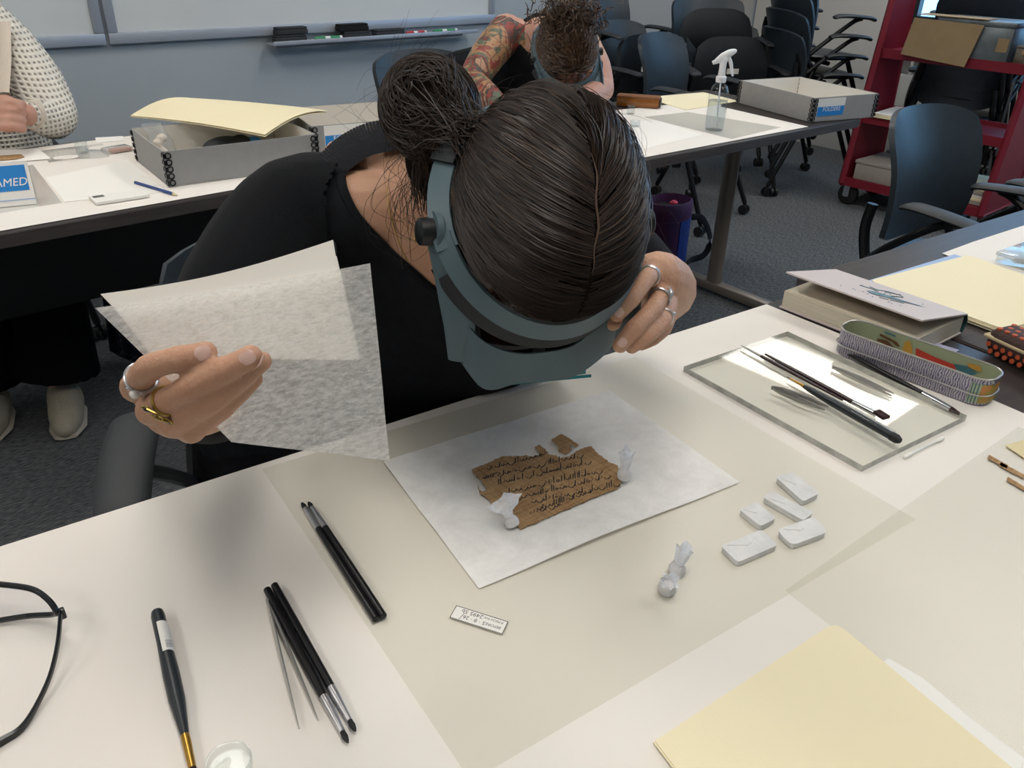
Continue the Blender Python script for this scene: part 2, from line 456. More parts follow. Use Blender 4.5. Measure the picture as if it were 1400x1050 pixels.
# ------------------------------------------------------------------ tables
def table(x0, x1, y0, y1, rot, pivot, label, legs, panel=False):
    """a folding-leg training table: dark top with a light edge, T legs of flattened steel tube"""
    t = thing('training_table', label, 'table', (pivot[0], pivot[1], 0), rot, 'training tables')
    def loc(mb): return mb
    a, b, c, d = x0 - pivot[0], x1 - pivot[0], y0 - pivot[1], y1 - pivot[1]
    cx, cy, sx, sy = (a + b) / 2, (c + d) / 2, b - a, d - c
    obj('tabletop', MB().rbox((cx, cy, TZ - .016), (sx, sy, .030), .003), 'wood_dark', t, world=False)
    e = MB()
    for s in (-1, 1):
        e.box((cx, cy + s * (sy / 2 + .001), TZ - .0165), (sx, .002, .027)); e.box((cx + s * (sx / 2 + .001), cy, TZ - .0165), (.002, sy, .027))
    obj('edge_band', e, 'wood_edge', t, world=False)
    for lx in legs:
        lx -= pivot[0]
        obj('leg', MB().tube([(lx, cy, .05), (lx, cy, TZ - .045)], .034, 16, ref=(0, 1, 0), flat=.62), 'table_steel', t, world=False)
        obj('foot', MB().rbox((lx, cy, .03), (.055, sy * .86, .04), .012), 'table_steel', t, world=False)
        obj('leg_plate', MB().rbox((lx, cy, TZ - .038), (.09, sy * .6, .014), .003), 'table_steel', t, world=False)
    if panel: obj('modesty_panel', MB().rbox((cx, cy + .12, TZ - .21), (sx * .94, .014, .33), .003), 'black_plastic', t, world=False)
    obj('modesty_rail', MB().rbox((cx, cy, TZ - .065), (sx * .86, .03, .05), .004), 'table_steel', t, world=False)
    return t
NR = math.atan2(0.688 - .812, 1.194 - .03)             # the near table stands a little askew
table(-.45, 1.345, .02, .766, NR, (.5, .762), 'dark wood training table under white paper where the papyrus lies', (-.30, 1.10))
table(1.352, 2.60, -.01, .738, NR, (1.25, .682), 'dark wood training table carrying the cream folders and the case', (1.60, 2.38))
table(-.36, 1.47, 1.868, 2.62, radians(1.0), (.5, 1.875), 'dark table in front of the whiteboards with the name card and grey boxes', (-.15, 1.30), True)
table(1.52, 2.93, 1.49, 2.20, radians(-2.4), (2.2, 1.51), 'dark table on steel T leg carrying spray bottle and grey box', (1.72, 2.70))

def flat_sheet(pts, z, t):
    return MB().poly([V((p[0], p[1], z)) for p in pts], t)
def pp(l, z=TZ): return [P(x, y, z) for x, y in l]
def between(a, b, k): return a + (b - a) * k
def rounded(pts, r, idx, n=5):
    """round chosen corners of a flat outline"""
    out = []; m = len(pts)
    for i, p in enumerate(pts):
        if i not in idx: out.append(p); continue
        a = (pts[i - 1] - p).normalized() * r; b = (pts[(i + 1) % m] - p).normalized() * r
        for k in range(n + 1):
            t = k / n; out.append(p + a * (1 - t) ** 2 + b * t * t)
    return out
# paper table covers
def tone(z, dz): return z + dz
Z0 = TZ + .0002
pa = [P(-1, 748.5), P(1048, 416.5), P(1180, 470), P(1400, 566), P(1620, 690)]
far = (pa[1] - pa[0]).normalized(); side = V((far.y, -far.x, 0))
left0 = P(-2, 955); near_l = pa[0] + side * .765
cover = [pa[0] - far * .048, pa[1], pa[2], pa[3], pa[1] + (pa[3] - pa[1]).normalized() * .77, pa[1] + (pa[3] - pa[1]).normalized() * .77 - far * 1.19]
one('paper_cover', flat_sheet(cover, Z0, .0006), 'paper_white', 'large white paper covering the near table under the papyrus work', 'paper', smooth=0)
# -------------------------------------------------- clear films
Z1 = Z0 + .0010
def film(pts, z, label, group=None, lift=None, m='film'):
    """a thin clear polyester sheet; lift(u,v) gives the curl"""
    a, b, c, d = [V((p.x, p.y, z)) for p in pts]
    def fn(u, v):
        p = a.lerp(b, u).lerp(d.lerp(c, u), v)
        if lift: p = p + V((0, 0, lift(u, v)))
        return p
    return one('polyester_film', MB().grid(fn, 24, 24), m, label, 'film', group, 60)
film([P(358, 642), P(868, 489), P(1252, 711), P(644, 1070)], Z1, 'clear polyester film under the papyrus and its tissue sheet')
film([P(1073, 809), P(1392, 585), P(1800, 760), P(1480, 1130)], Z1 + .0008, 'clear polyester film lying beside the wrapped weights and cream folder')
# -------------------------------------------------- tissue sheet under the papyrus
def fibre_mat(name, col, lo, hi, scale=60, bump=(220, .03), through=.45):
    """fibrous translucent tissue: clear where the fibres are thin"""
    m = mat(name, col, .9, spec=.1, bump=bump)
    n, l, b = nodes_of(m)
    tc = n.new('ShaderNodeTexCoord'); mp = n.new('ShaderNodeMapping'); mp.inputs['Scale'].default_value = (.7, .7, 2.0)
    mp.inputs['Rotation'].default_value = (.4, .5, .3)
    l.new(tc.outputs['Object'], mp.inputs['Vector'])
    t = n.new('ShaderNodeTexNoise'); t.inputs['Scale'].default_value = scale; t.inputs['Detail'].default_value = 8; t.inputs['Roughness'].default_value = .75; t.inputs['Distortion'].default_value = .4
    l.new(mp.outputs['Vector'], t.inputs['Vector'])
    r = n.new('ShaderNodeMapRange'); r.inputs['From Min'].default_value = .33; r.inputs['From Max'].default_value = .62; r.inputs['To Min'].default_value = lo; r.inputs['To Max'].default_value = hi
    l.new(t.outputs['Fac'], r.inputs['Value'])
    df = n.new('ShaderNodeBsdfDiffuse'); df.inputs['Color'].default_value = lin(col)
    tl_ = n.new('ShaderNodeBsdfTranslucent'); tl_.inputs['Color'].default_value = lin(col)
    tr_ = n.new('ShaderNodeBsdfTransparent'); a1 = n.new('ShaderNodeMixShader'); a1.inputs[0].default_value = through; a2 = n.new('ShaderNodeMixShader')
    l.new(df.outputs[0], a1.inputs[1]); l.new(tl_.outputs[0], a1.inputs[2])
    l.new(r.outputs['Result'], a2.inputs[0]); l.new(tr_.outputs[0], a2.inputs[1]); l.new(a1.outputs[0], a2.inputs[2]); l.new(a2.outputs[0], n['Material Output'].inputs['Surface'])
    return m
fibre_mat('tissue_flat', 'f4f3f0', .80, .95, 30, through=.06)
fibre_mat('tissue_held', 'f6f6f4', .42, .90, 170)
Z2 = Z1 + .0016
q = [P(524, 634), P(833, 536), P(1011, 662), P(655, 808)]
qs = [V((p.x, p.y, Z2)) for p in q]
def tfn(u, v):
    p = qs[0].lerp(qs[1], u).lerp(qs[3].lerp(qs[2], u), v)
    e = max(0, v - .86) / .14
    return p + V((0, 0, .004 * e * e * sin(pi * min(1, u * 1.15)) ** 2 + .0012 * (mnoise.noise(p * 18) + .5)))
one('tissue_sheet', MB().grid(tfn, 40, 30), 'tissue_flat', 'white fibrous tissue sheet beneath the brown papyrus', 'tissue', smooth=60)
# -------------------------------------------------- papyrus
def pap_mat():
    m = mat('papyrus', 'a98660', .9, spec=.1, bump=(90, .5, (1, 6, 1)))
    n, l, b = nodes_of(m)
    tc = n.new('ShaderNodeTexCoord')
    def nz(scale, st):
        mp = n.new('ShaderNodeMapping'); mp.inputs['Scale'].default_value = st; mp.inputs['Rotation'].default_value = (0, 0, radians(2))
        l.new(tc.outputs['Object'], mp.inputs['Vector'])
        t = n.new('ShaderNodeTexNoise'); t.inputs['Scale'].default_value = scale; t.inputs['Detail'].default_value = 6
        l.new(mp.outputs['Vector'], t.inputs['Vector']); return t
    a = nz(30, (1, 9, 1)); c = nz(30, (9, 1, 1)); d = nz(25, (1, 1, 1))
    s1 = n.new('ShaderNodeMath'); s1.operation = 'ADD'; l.new(a.outputs['Fac'], s1.inputs[0]); l.new(c.outputs['Fac'], s1.inputs[1])
    s2 = n.new('ShaderNodeMath'); s2.operation = 'ADD'; l.new(s1.outputs[0], s2.inputs[0]); l.new(d.outputs['Fac'], s2.inputs[1])
    s3 = n.new('ShaderNodeMath'); s3.operation = 'DIVIDE'; s3.inputs[1].default_value = 3; l.new(s2.outputs[0], s3.inputs[0])
    cr = n.new('ShaderNodeValToRGB'); cr.color_ramp.elements[0].position = .36; cr.color_ramp.elements[1].position = .66
    cr.color_ramp.elements[0].color = lin('92714f'); cr.color_ramp.elements[1].color = lin('c9a77c')
    l.new(s3.outputs[0], cr.inputs[0]); l.new(cr.outputs[0], b.inputs['Base Color'])
pap_mat()
Z3 = Z2 + .0026
def crop2(l): return [(630 + x / 5.6, 580 + y / 5.6) for x, y in l]
def ragged(pts, amp, step):
    """tear the outline"""
    out = []
    for i, p in enumerate(pts):
        q_ = pts[(i + 1) % len(pts)]; k = max(1, int((q_ - p).length / step))
        for j in range(k):
            z = p.lerp(q_, j / k); s = (q_ - p).normalized(); s = V((-s.y, s.x, 0))
            out.append(z + s * (rnd.uniform(-amp, amp)))
    return out
def tri_sheet(mb, pts, t, wave=0.0):
    """a thin solid sheet from any outline"""
    bm = bmesh.new(); vs = [bm.verts.new(p) for p in pts]; f = bm.faces.new(vs)
    bmesh.ops.triangulate(bm, faces=[f]); bm.verts.index_update()
    n = len(vs); up = V((0, 0, t)); fs = [tuple(v.index for v in f.verts) for f in bm.faces]
    mb.add([v.co.copy() for v in vs] + [v.co + up for v in vs], [tuple(reversed(x)) for x in fs] + [tuple(i + n for i in x) for x in fs] + [(i, (i + 1) % n, n + (i + 1) % n, n + i) for i in range(n)])
    bm.free()
    return mb
main_out = crop2([(85, 345), (200, 300), (310, 250), (430, 245), (500, 240), (540, 250), (612, 238), (565, 175), (605, 160), (650, 200), (680, 235), (730, 240), (760, 262), (830, 250), (880, 215), (930, 185), (1000, 172), (1040, 215), (1090, 255), (1140, 295), (1200, 320), (1230, 400), (1290, 405), (1215, 450), (1220, 480), (1050, 555), (900, 615), (750, 680), (600, 745), (460, 805), (380, 745), (270, 630), (200, 570), (150, 530), (128, 470), (137, 500), (165, 520), (210, 500), (150, 430), (110, 390)])
outl = ragged([P(x, y, Z3) for x, y in main_out], .0011, .0025)
pap = thing('papyrus_fragment', 'brown ragged papyrus with black cursive writing on white tissue', 'papyrus', V((sum(p.x for p in outl) / len(outl), sum(p.y for p in outl) / len(outl), Z3)))
obj('papyrus_sheet', tri_sheet(MB(), outl, .0005), 'papyrus', pap, 0)
# the cursive writing: lines of pen strokes that follow the sheet
ink = MB(); ZI = Z3 + .0006
def stroke(pts, w):
    """a pen stroke as a thin ribbon on the sheet"""
    pts = [P(x, y, ZI) for x, y in pts]; m = len(pts); L_, R_ = [], []
    for i, p in enumerate(pts):
        t = (pts[min(i + 1, m - 1)] - pts[max(i - 1, 0)]); t = t.normalized() if t.length else V((1, 0, 0))
        s = V((-t.y, t.x, 0)) * w * 1.3 * (.45 + .55 * sin(pi * (i + .6) / (m + .2)))
        L_.append(p + s); R_.append(p - s)
    ink.add(L_ + R_, [(i, i + 1, m + i + 1, m + i) for i in range(m - 1)])
LN = [((210, 345), (730, 215)), ((175, 415), (900, 250)), ((290, 455), (960, 300)), ((370, 520), (1050, 370)), ((420, 575), (1150, 400)), ((545, 600), (1180, 470)), ((600, 660), (1060, 530)), ((530, 690), (760, 620))]
LN[0] = ((205, 345), (650, 232)); LN[6] = ((590, 655), (1000, 520))
for (x0, y0), (x1, y1) in LN:
    ln = sqrt((x1 - x0) ** 2 + (y1 - y0) ** 2); ux, uy = (x1 - x0) / ln, (y1 - y0) / ln; s = 0
    while s < ln:
        kind = rnd.random(); a = rnd.uniform(16, 34)
        def pt(da, h): return crop2([(x0 + ux * (s + da) + uy * h * -.25 - h * .28, y0 + uy * (s + da) - h)])[0]
        if kind < .34:      # tall upright
            h = rnd.uniform(28, 48); stroke([pt(0, -6), pt(3, h * .4), pt(8, h)], .00052); a *= .62
        elif kind < .62:    # tooth and bowl
            stroke([pt(-2, 12), pt(3, 1), pt(a * .5, -5), pt(a, 4), pt(a + 2, 14)], .00058)
        elif kind < .8:     # loop
            r_ = rnd.uniform(6, 10); stroke([pt(r_ + cos(k / 7 * 2 * pi) * r_, 5 + sin(k / 7 * 2 * pi) * r_) for k in range(9)] + [pt(a + 4, -3)], .0005)
        elif kind < .92:    # sweeping tail
            stroke([pt(0, 8), pt(10, -8), pt(26, -14), pt(44, -4), pt(52, 8)], .00056); a += 26
        else:
            for k in range(3): stroke([pt(k * 6, 4 + k * 5), pt(k * 6 + 4, 7 + k * 5)], .0006)
        if rnd.random() < .4: stroke([pt(6, 22), pt(9, 24), pt(11, 22)], .0006)
        s += a + rnd.uniform(0, 9)
stroke([crop2([p])[0] for p in [(170, 415), (230, 388), (270, 372), (296, 372), (300, 385)]], .0006)
stroke([crop2([p])[0] for p in [(625, 325), (610, 350), (640, 375), (690, 360), (750, 340), (775, 330)]], .0005)
obj('ink_writing', ink, 'ink', pap, 0, 'black cursive pen writing')
fr_out = ragged([P(x, y, Z3) for x, y in crop2([(690, 120), (770, 75), (830, 110), (905, 160), (880, 180), (835, 152), (850, 200), (800, 238), (750, 210), (742, 170)])], .0006, .003)
o = one('papyrus_scrap', tri_sheet(MB(), fr_out, .0005), 'papyrus', 'small loose papyrus scrap above the top edge of the papyrus', 'papyrus', smooth=0)
for li, lst in enumerate(([(1352, 622), (1378, 636), (1376, 641), (1350, 627)], [(1368, 632), (1402, 650), (1400, 655), (1366, 637)], [(1378, 652), (1404, 668), (1402, 672), (1376, 657)])):
    one('papyrus_sliver', tri_sheet(MB(), ragged([P(x, y, Z1 + .002) for x, y in lst], .0004, .004), .0004), 'papyrus', ['short brown papyrus sliver touching the white paper edge side of the film', 'middle papyrus sliver tucked along the buff scrap', 'papyrus sliver lying apart from the buff scrap and other slivers'][li], 'papyrus', 'papyrus slivers on the film', 0)
one('buff_scrap', tri_sheet(MB(), [P(x, y, Z1 + .0022) for x, y in [(1374, 609), (1420, 596), (1440, 640), (1402, 628)]], .0005), 'manila', 'pale buff paper scrap on clear film near the cotton swab', 'paper scrap', smooth=0)
# -------------------------------------------------- paper label
lab = [P(624, 827.9, Z2), P(695.2, 850.3, Z2), P(686.8, 867.5, Z2), P(614.5, 844.4, Z2)]
lt = thing('paper_label', 'small bordered paper slip with printed and handwritten inventory number', 'label', (lab[0] + lab[2]) / 2)
ex = (lab[0] - lab[1]).normalized(); ey = (lab[0] - lab[3]).normalized()   # text reads from the far side
obj('slip', MB().poly(lab, .0003), 'label_white', lt, 0)
bd = MB(); zb = V((0, 0, .0004))
for i in range(4):
    a, b = lab[i], lab[(i + 1) % 4]; c = (lab[0] + lab[2]) / 2
    def inn(p): return p + (c - p) * .0 
    dd = (b - a).normalized(); nn = V((-dd.y, dd.x, 0)); nn = nn if nn.dot(c - a) > 0 else -nn
    bd.poly([a + zb, b + zb, b + zb + nn * .0007, a + zb + nn * .0007], .0001)
obj('border', bd, 'ink_grey', lt, 0)
ylab = (lab[3] - lab[0]); o2 = lab[2] - V((0, 0, 0))
ux = (lab[3] - lab[2]).normalized(); uy = (lab[1] - lab[2]).normalized() * -1
base = lab[1]                                   # lines run from this end, upside down for the camera
uxx = (lab[0] - lab[1]).normalized(); uyy = (lab[2] - lab[1]).normalized()
wl = (lab[0] - lab[1]).length; hl = (lab[2] - lab[1]).length
tx = MB()
for (txt, sz, a, h) in [('BEFORE', .0044, .07, .55), ('5 · 8 · 26', .0062, .36, .53), ('P.MICH INV.', .0038, .07, .16), ('2495 5b', .0066, .45, .12)]:
    p0 = base + uxx * wl * a + uyy * hl * (1 - h) * 0 + uyy * hl * h + V((0, 0, .0004))
    # upper line of the text is the one nearest the camera
    M4 = frame4(p0, uxx, uyy)
    r_ = text_mb(txt, sz, M4, depth=.00005)
    tx.add(r_.v, r_.f)
tx.tube([lab[3].lerp(lab[0], .1) + V((0, 0, .0005)) - uxx * .009, lab[3].lerp(lab[0], .6) + V((0, 0, .0005)) - uxx * .011], .00025, 5)
obj('lettering', tx, 'ink_grey', lt, 0)
# -------------------------------------------------- acrylic sheet
ZA = TZ + .0095
ac = [P(935, 501, ZA), P(1180, 637, ZA), P(1322, 568, ZA), P(1077, 453, ZA)]
at_ = thing('acrylic_sheet', 'thick clear acrylic sheet holding the fine brushes and tweezers', 'acrylic sheet', ((ac[0] + ac[2]) / 2).xyz * 1)
at_.location.z = Z0 + .0008
mat('acrylic_edge', 'a3a49e', .2, var=(60, 'c9c9c2', .8, (1, 1, 1)))
cb = [V((p.x, p.y, Z0 + .0008)) for p in ac]
obj('face', MB().add(ac, [(0, 1, 2, 3)]), clear_mat('acrylic', 'f7f8f4', .085, .025, .02), at_, 0)
obj('edge', MB().add(ac + cb, [(0, 1, 5, 4), (1, 2, 6, 5), (2, 3, 7, 6), (3, 0, 4, 7)]), 'acrylic_edge', at_, 0)
# -------------------------------------------------- brushes and tools
def brush(a, b, name, label, group, prof, mats, parts, z=None):
    """a tool lying from a to b; prof = list of (part name, material, [(t along, radius)])"""
    a, b = V(a), V(b); t = thing(name, label, parts, (a + b) / 2, 0, group)
    t.location.z = min(a.z, b.z) - .004
    L_ = (b - a); 
    for nm, m, pr in prof:
        flat = 1.0
        if nm.endswith('_flat'): nm = nm[:-5]; flat = .35
        obj(nm, MB().tube([a + L_ * k for k, r in pr], [max(r, .0002) for k, r in pr], 12, ref=(0, 0, 1) if flat == 1 else V((0, 0, 1)).cross(L_).normalized(), flat=flat), m, t)
    return t
mat('brush_black', '141416', .35, bump=(200, .02))
mat('brush_bluegrey', '22282d', .4)
mat('bristle', '3b1f1a', .8, bump=(300, .6, (1, 1, 1)), var=(200, '24120f', .8))
mat('handle_red', '2a1518', .3, coat=.3)
shaper = [('handle', 'brush_black', [(0, .0028), (.004, .0036), (.10, .0038), (.45, .0038), (.74, .0036)]), ('ferrule', 'silver', [(.74, .0037), (.79, .0039), (.80, .0036), (.94, .0024)]), ('tip', 'rubber', [(.94, .0021), (.965, .0026), (.985, .0018), (1, .0004)])]
def lift(p, dz): return V((p.x, p.y, TZ + dz))
BG = 'black handled colour shapers on the paper'
for a, b, lab_ in [((515, 854), (413, 692), 'black silicone shaper with pointed tip beside its twin on clear film'), ((525, 850), (422, 691), 'black silicone shaper with chisel tip beside its twin on clear film'),
                   ((366, 812), (477, 1022), 'black silicone shaper with blunt black tip next to the tweezers'), ((376, 806), (487, 1006), 'black silicone shaper with pointed tip, outer of the pair by the tweezers')]:
    brush(lift(P(*a), .0062), lift(P(*b), .0052), 'silicone_shaper', lab_, BG, shaper, None, 'brush')
# big brush with a paper sticker and a gold ferrule
a, b = lift(P(217, 845), .0085), lift(P(272, 1088), .0065)
bb = brush(a, b, 'handled_brush', 'fat black brush handle with white sticker and gold ferrule', None,
           [('handle', 'brush_bluegrey', [(0, .003), (.008, .0052), (.03, .0060), (.2, .0058), (.40, .0068), (.55, .0064), (.66, .0045), (.74, .0032)]), ('ferrule', 'brass', [(.74, .0034), (.76, .0036), (.90, .0028)]), ('bristles', 'bristle', [(.90, .0028), (.95, .0032), (1, .0006)])], None, 'brush')
L_ = b - a; sd = V((L_.y, -L_.x, 0)).normalized()
obj('sticker', MB().grid(lambda u, v: a + L_ * (.10 + .19 * u) + (sd * -sin((v - .2) * 1.9) + V((0, 0, 1)) * cos((v - .2) * 1.9)) * .0063, 4, 8), 'label_white', bb)
sk = MB()
for k in range(3):
    r_ = text_mb('||| |||| || |||', .0022, frame4(a + L_ * (.275) + (sd * -sin(.9 - k * .32) + V((0, 0, 1)) * cos(.9 - k * .32)) * .0066, -L_, -sd), depth=.00003); sk.add(r_.v, r_.f)
obj('sticker_print', sk, 'ink_grey', bb, 0)
# brushes on the acrylic
ZB = ZA + .001
def la(x, y, dz): return P(x, y, ZB + dz)
brush(la(1013, 472, .004), la(1152, 547, .0035), 'fine_brush', 'slim dark brown brush with fine tip, outermost on the acrylic', 'brushes on the acrylic sheet', [('ferrule', 'steel', [(0, .0006), (.03, .0012), (.22, .0022)]), ('handle', 'handle_red', [(.22, .0023), (.35, .003), (.6, .0026), (1, .0012)])], None, 'brush')
brush(la(1046, 484, .0045), la(1166, 550, .004), 'flat_brush', 'dark brush with steel ferrule and flat red-brown bristles on acrylic', 'brushes on the acrylic sheet', [('handle', 'handle_red', [(0, .0012), (.03, .0018), (.4, .0030), (.75, .0034), (1, .0032)])], None, 'brush')
fb = [o for o in C.objects if o.name.startswith('flat_brush')][0]
obj('ferrule', MB().tube([la(1166, 550, .004), la(1174, 554, .004), la(1197, 566, .0042)], [.0034, .0034, .0042], 12, ref=(0, 0, 1)), 'chrome', fb)
e1, e2 = la(1197, 566, .0042), la(1211, 575, .004); wd = (e2 - e1).cross(V((0, 0, 1))).normalized()
obj('bristles', MB().grid(lambda u, v: e1.lerp(e2, u) + wd * (v - .5) * .0115 + V((0, 0, .002)), 4, 4, .004), 'bristle', fb)
brush(la(1076, 515, .004), la(1231, 603, .0065), 'capped_brush', 'black brush with gold ferrule and clear sleeved end on acrylic', 'brushes on the acrylic sheet', [('bristles', 'bristle', [(0, .0004), (.03, .0008)]), ('ferrule', 'brass', [(.03, .0010), (.14, .0018), (.17, .0026)]), ('handle', 'brush_bluegrey', [(.17, .0026), (.24, .0042), (.45, .0056), (.60, .0058), (.97, .0052)]), ('grip', 'rubber', [(.93, .0060), (.975, .0060), (1.0, .0035)])], None, 'brush')
cbr = [o for o in C.objects if o.name.startswith('capped_brush')][0]
s0, s1 = la(1166, 565, .006), la(1221, 596, .0062); dd = s1 - s0; up_ = V((0, 0, 1)); sdd = dd.cross(up_).normalized()
obj('sleeve', MB().tube([s0, s1], .0064, 14), 'clear_hard', cbr)
def tweezers(c, t1, t2, wmid, z, label, w=.0035, m='steel'):
    """two sprung arms joined at c, tips at t1 and t2"""
    t = thing('tweezers', label, 'tweezers', c); t.location.z = z - .001
    for s, tip in ((-1, t1), (1, t2)):
        ax = tip - c; nn = V((-ax.y, ax.x, 0)).normalized()
        path = [c, c + ax * .18 + nn * s * wmid * .2, c + ax * .5 + nn * s * wmid, c + ax * .8 + nn * s * wmid * .5, tip]
        path = smoothpath(path, 4)
        obj('arm', MB().tube(path, lerpl([w * .5, w, w * .9, w * .6, w * .2], len(path)), 8, ref=(0, 0, 1), flat=.35), m, t)
    obj('joint', MB().rbox(c, (.003, .003, .006), .001), m, t)
    return t
mat('tweezer_grey', '8f8f8c', .35, .7)
tweezers(lift(P(367, 828), .0055), lift(P(410, 1001), .0045), lift(P(436, 990), .0045), .0004, TZ, 'slim steel tweezers lying open beside the black shapers', .0048, 'steel')
tweezers(la(1056, 530, .004), la(1128, 560, .003), la(1132, 556, .003), .002, ZB, 'broad matte grey tweezers on acrylic beside the brushes', .0055, 'tweezer_grey')
tweezers(la(1139, 502, .004), la(1219, 541, .003), la(1222, 538, .003), .0015, ZB, 'small shiny steel tweezers on the light reflection in the acrylic', .0042, 'steel')
# the black brush lying along the pencil tin
brush(lift(P(1156, 489), .008), lift(P(1310, 572), .007), 'long_brush', 'long black brush with silver ferrule lying along the pencil tin', None, [('handle', 'brush_black', [(0, .002), (.02, .0032), (.5, .0045), (.70, .0042)]), ('ferrule', 'chrome', [(.70, .0042), (.80, .0046), (.93, .0040)]), ('bristles', 'bristle', [(.93, .0040), (1, .0022)])], None, 'brush')
# cotton swab
a, b = lift(P(1236, 628), .0035), lift(P(1288, 602), .0035)
sw = thing('cotton_swab', 'white cotton swab lying beside the acrylic sheet', 'swab', (a + b) / 2)
sw.location.z = TZ + .001
d = b - a
obj('stick', MB().tube([a, b], .0011, 8), 'white_plastic', sw)
for p0, sg in ((a, 1), (b, -1)):
    obj('cotton_tip', MB().tube([p0 + d * sg * k for k in (-.02, .0, .08, .16, .2)], [.0012, .0024, .0027, .0022, .0012], 10), 'paper_sheet', sw)
# -------------------------------------------------- wrapped weights and tissue bags
mat('wrap', 'e3e3e1', .7, bump=(60, .35), var=(30, 'cfcfce', .7))
for k, (pts, h) in enumerate([([(1061, 652), (1098, 685), (1120, 674), (1084, 645)], .0075), ([(1044, 680), (1098, 711), (1112, 700), (1055, 671)], .0075), ([(1011, 696), (1040, 719), (1061, 708), (1035, 686)], .0075), ([(986, 746), (1009, 768), (1063, 745), (1041, 724)], .0075), ([(1062, 724), (1083, 745), (1132, 727), (1114, 706)], .0075)]):
    ps = [P(x, y, TZ + .0085) for x, y in pts]; c = sum(ps, V()) / 4
    lbs = ['paper-wrapped rectangular weight, farthest from the tissue bags beside the acrylic', 'paper-wrapped long weight with taped end between other wrapped weights', 'smallest paper-wrapped square weight beside the tissue sheet', 'paper-wrapped oblong weight nearest the pair of tissue bags', 'paper-wrapped weight with rounded corners beside the second film']
    t = thing('wrapped_weight', lbs[k], 'weight', V((c.x, c.y, TZ + .0015)), 0, 'paper-wrapped weights on the film')
    ps = rounded(ps, .004 if k != 4 else .008, range(4), 3)
    obj('block', MB().poly([p - V((0, 0, h - .0008)) for p in ps], h - .0022), 'wrap', t)
    obj('wrapping_paper', MB().poly([p + (p - c) * .02 - V((0, 0, .0016)) for p in ps], .0014), 'wrap', t)
    a_, b_ = ps[0].lerp(ps[-1], .4), ps[len(ps) // 2].lerp(ps[len(ps) // 2 - 1], .4)
    obj('fold', MB().poly([V((p.x, p.y, TZ + .0083)) for p in (ps[1].lerp(c, .15), c.lerp(ps[2], .1), c.lerp(ps[-2], .15), ps[-1].lerp(c, .2))], .0006), 'wrap', t)
fibre_mat('bag_tissue', 'f2f4f8', .75, 1.0, 70, through=.25)
mat('bag_fill', 'd6d5d6', .6, bump=(90, .5, (1, 1, .2)))
mat('thread', 'dcdcdc', .7)
def tissue_bag(base, h, r, tilt, flare, label, seed, neck=.45):
    """a weight tied up in tissue: round body, thread, flared top"""
    R_ = random.Random(seed); b0 = V(base); t = thing('tissue_bag', label, 'weight bag', b0, 0, 'tissue-wrapped weight bags')
    ax = (V((0, 0, 1)) + V(tilt)).normalized()
    def ring(hh, rad, wob, n=26):
        u = ax.orthogonal().normalized(); w = ax.cross(u)
        return [b0 + ax * (hh + (wob * .06 * h * sin(3 * a_ + seed) if hh > h * .9 else 0)) + (u * cos(a_) + w * sin(a_)) * rad * (1 + wob * (.10 * sin(7 * a_ + seed) + .12 * R_.uniform(-1, 1))) for a_ in [2 * pi * k / n for k in range(n)]]
    hb = h * neck
    obj('body', MB().rings([ring(.0004, r * .6, .2), ring(hb * .15, r * .95, .25), ring(hb * .5, r * 1.02, .3), ring(hb * .85, r * .8, .4), ring(hb, r * .55, .5)]), 'bag_fill', t)
    obj('thread', MB().tube([p for p in ring(hb, r * .62, .1)], .0005, 6, closed=True), 'thread', t)
    top = MB().rings([ring(hb, r * .55, .5), ring(hb + (h - hb) * .35, r * .75, .8), ring(hb + (h - hb) * .7, r * flare * .8, 1.2), ring(h, r * flare, 1.8)], cap=False)
    obj('flared_top', top, 'bag_tissue', t, 60)
    return t
tissue_bag(P(853, 655, Z3 + .0006), .038, .0085, (0, 0, 0), 1.05, 'upright tissue bag on the corner of the papyrus by its blank margin', 1, .42)
tissue_bag(P(702, 720, Z3 + .0006), .030, .0080, (-.10, .55, 0), 2.2, 'tissue bag with wide flared top weighing the lower papyrus corner', 2, .4)
tissue_bag(P(924, 783, Z1 + .001), .032, .0085, (.12, -.1, 0), 1.0, 'tissue bag standing upright behind its tipped partner on the film', 3, .4)
tissue_bag(P(911, 806, Z1 + .001), .024, .0088, (-.35, -.35, 0), .95, 'tissue bag tipped over in front of the upright one on the film', 4, .6)
# -------------------------------------------------- folders and papers near the camera
zf = TZ + .004
fo = [P(1140, 851, zf), P(893, 1014, zf), P(1060, 1235, zf), P(1400, 1066, zf)]
t = thing('file_folder', 'cream file folder with rounded corner lying over the near clear film', 'folder', (fo[0] + fo[2]) / 2); t.location.z = TZ + .003
for k in range(2):
    sh = [p + V((.0012 * k, -.0010 * k, -.0008 * (1 - k))) for p in fo]
    obj('folder_leaf', MB().poly(rounded(sh, .012, [0]), .0006), 'folder', t, 0)
zs = TZ + .0026
one('paper_sheet', MB().poly([P(1214, 900, zs), P(1180, 930, zs), P(1420, 1150, zs), P(1420, 1052, zs), P(1330, 985, zs), P(1262, 928, zs)], .0006), 'paper_sheet', 'white paper sheets peeking from beneath the near cream folder', 'paper', smooth=0)
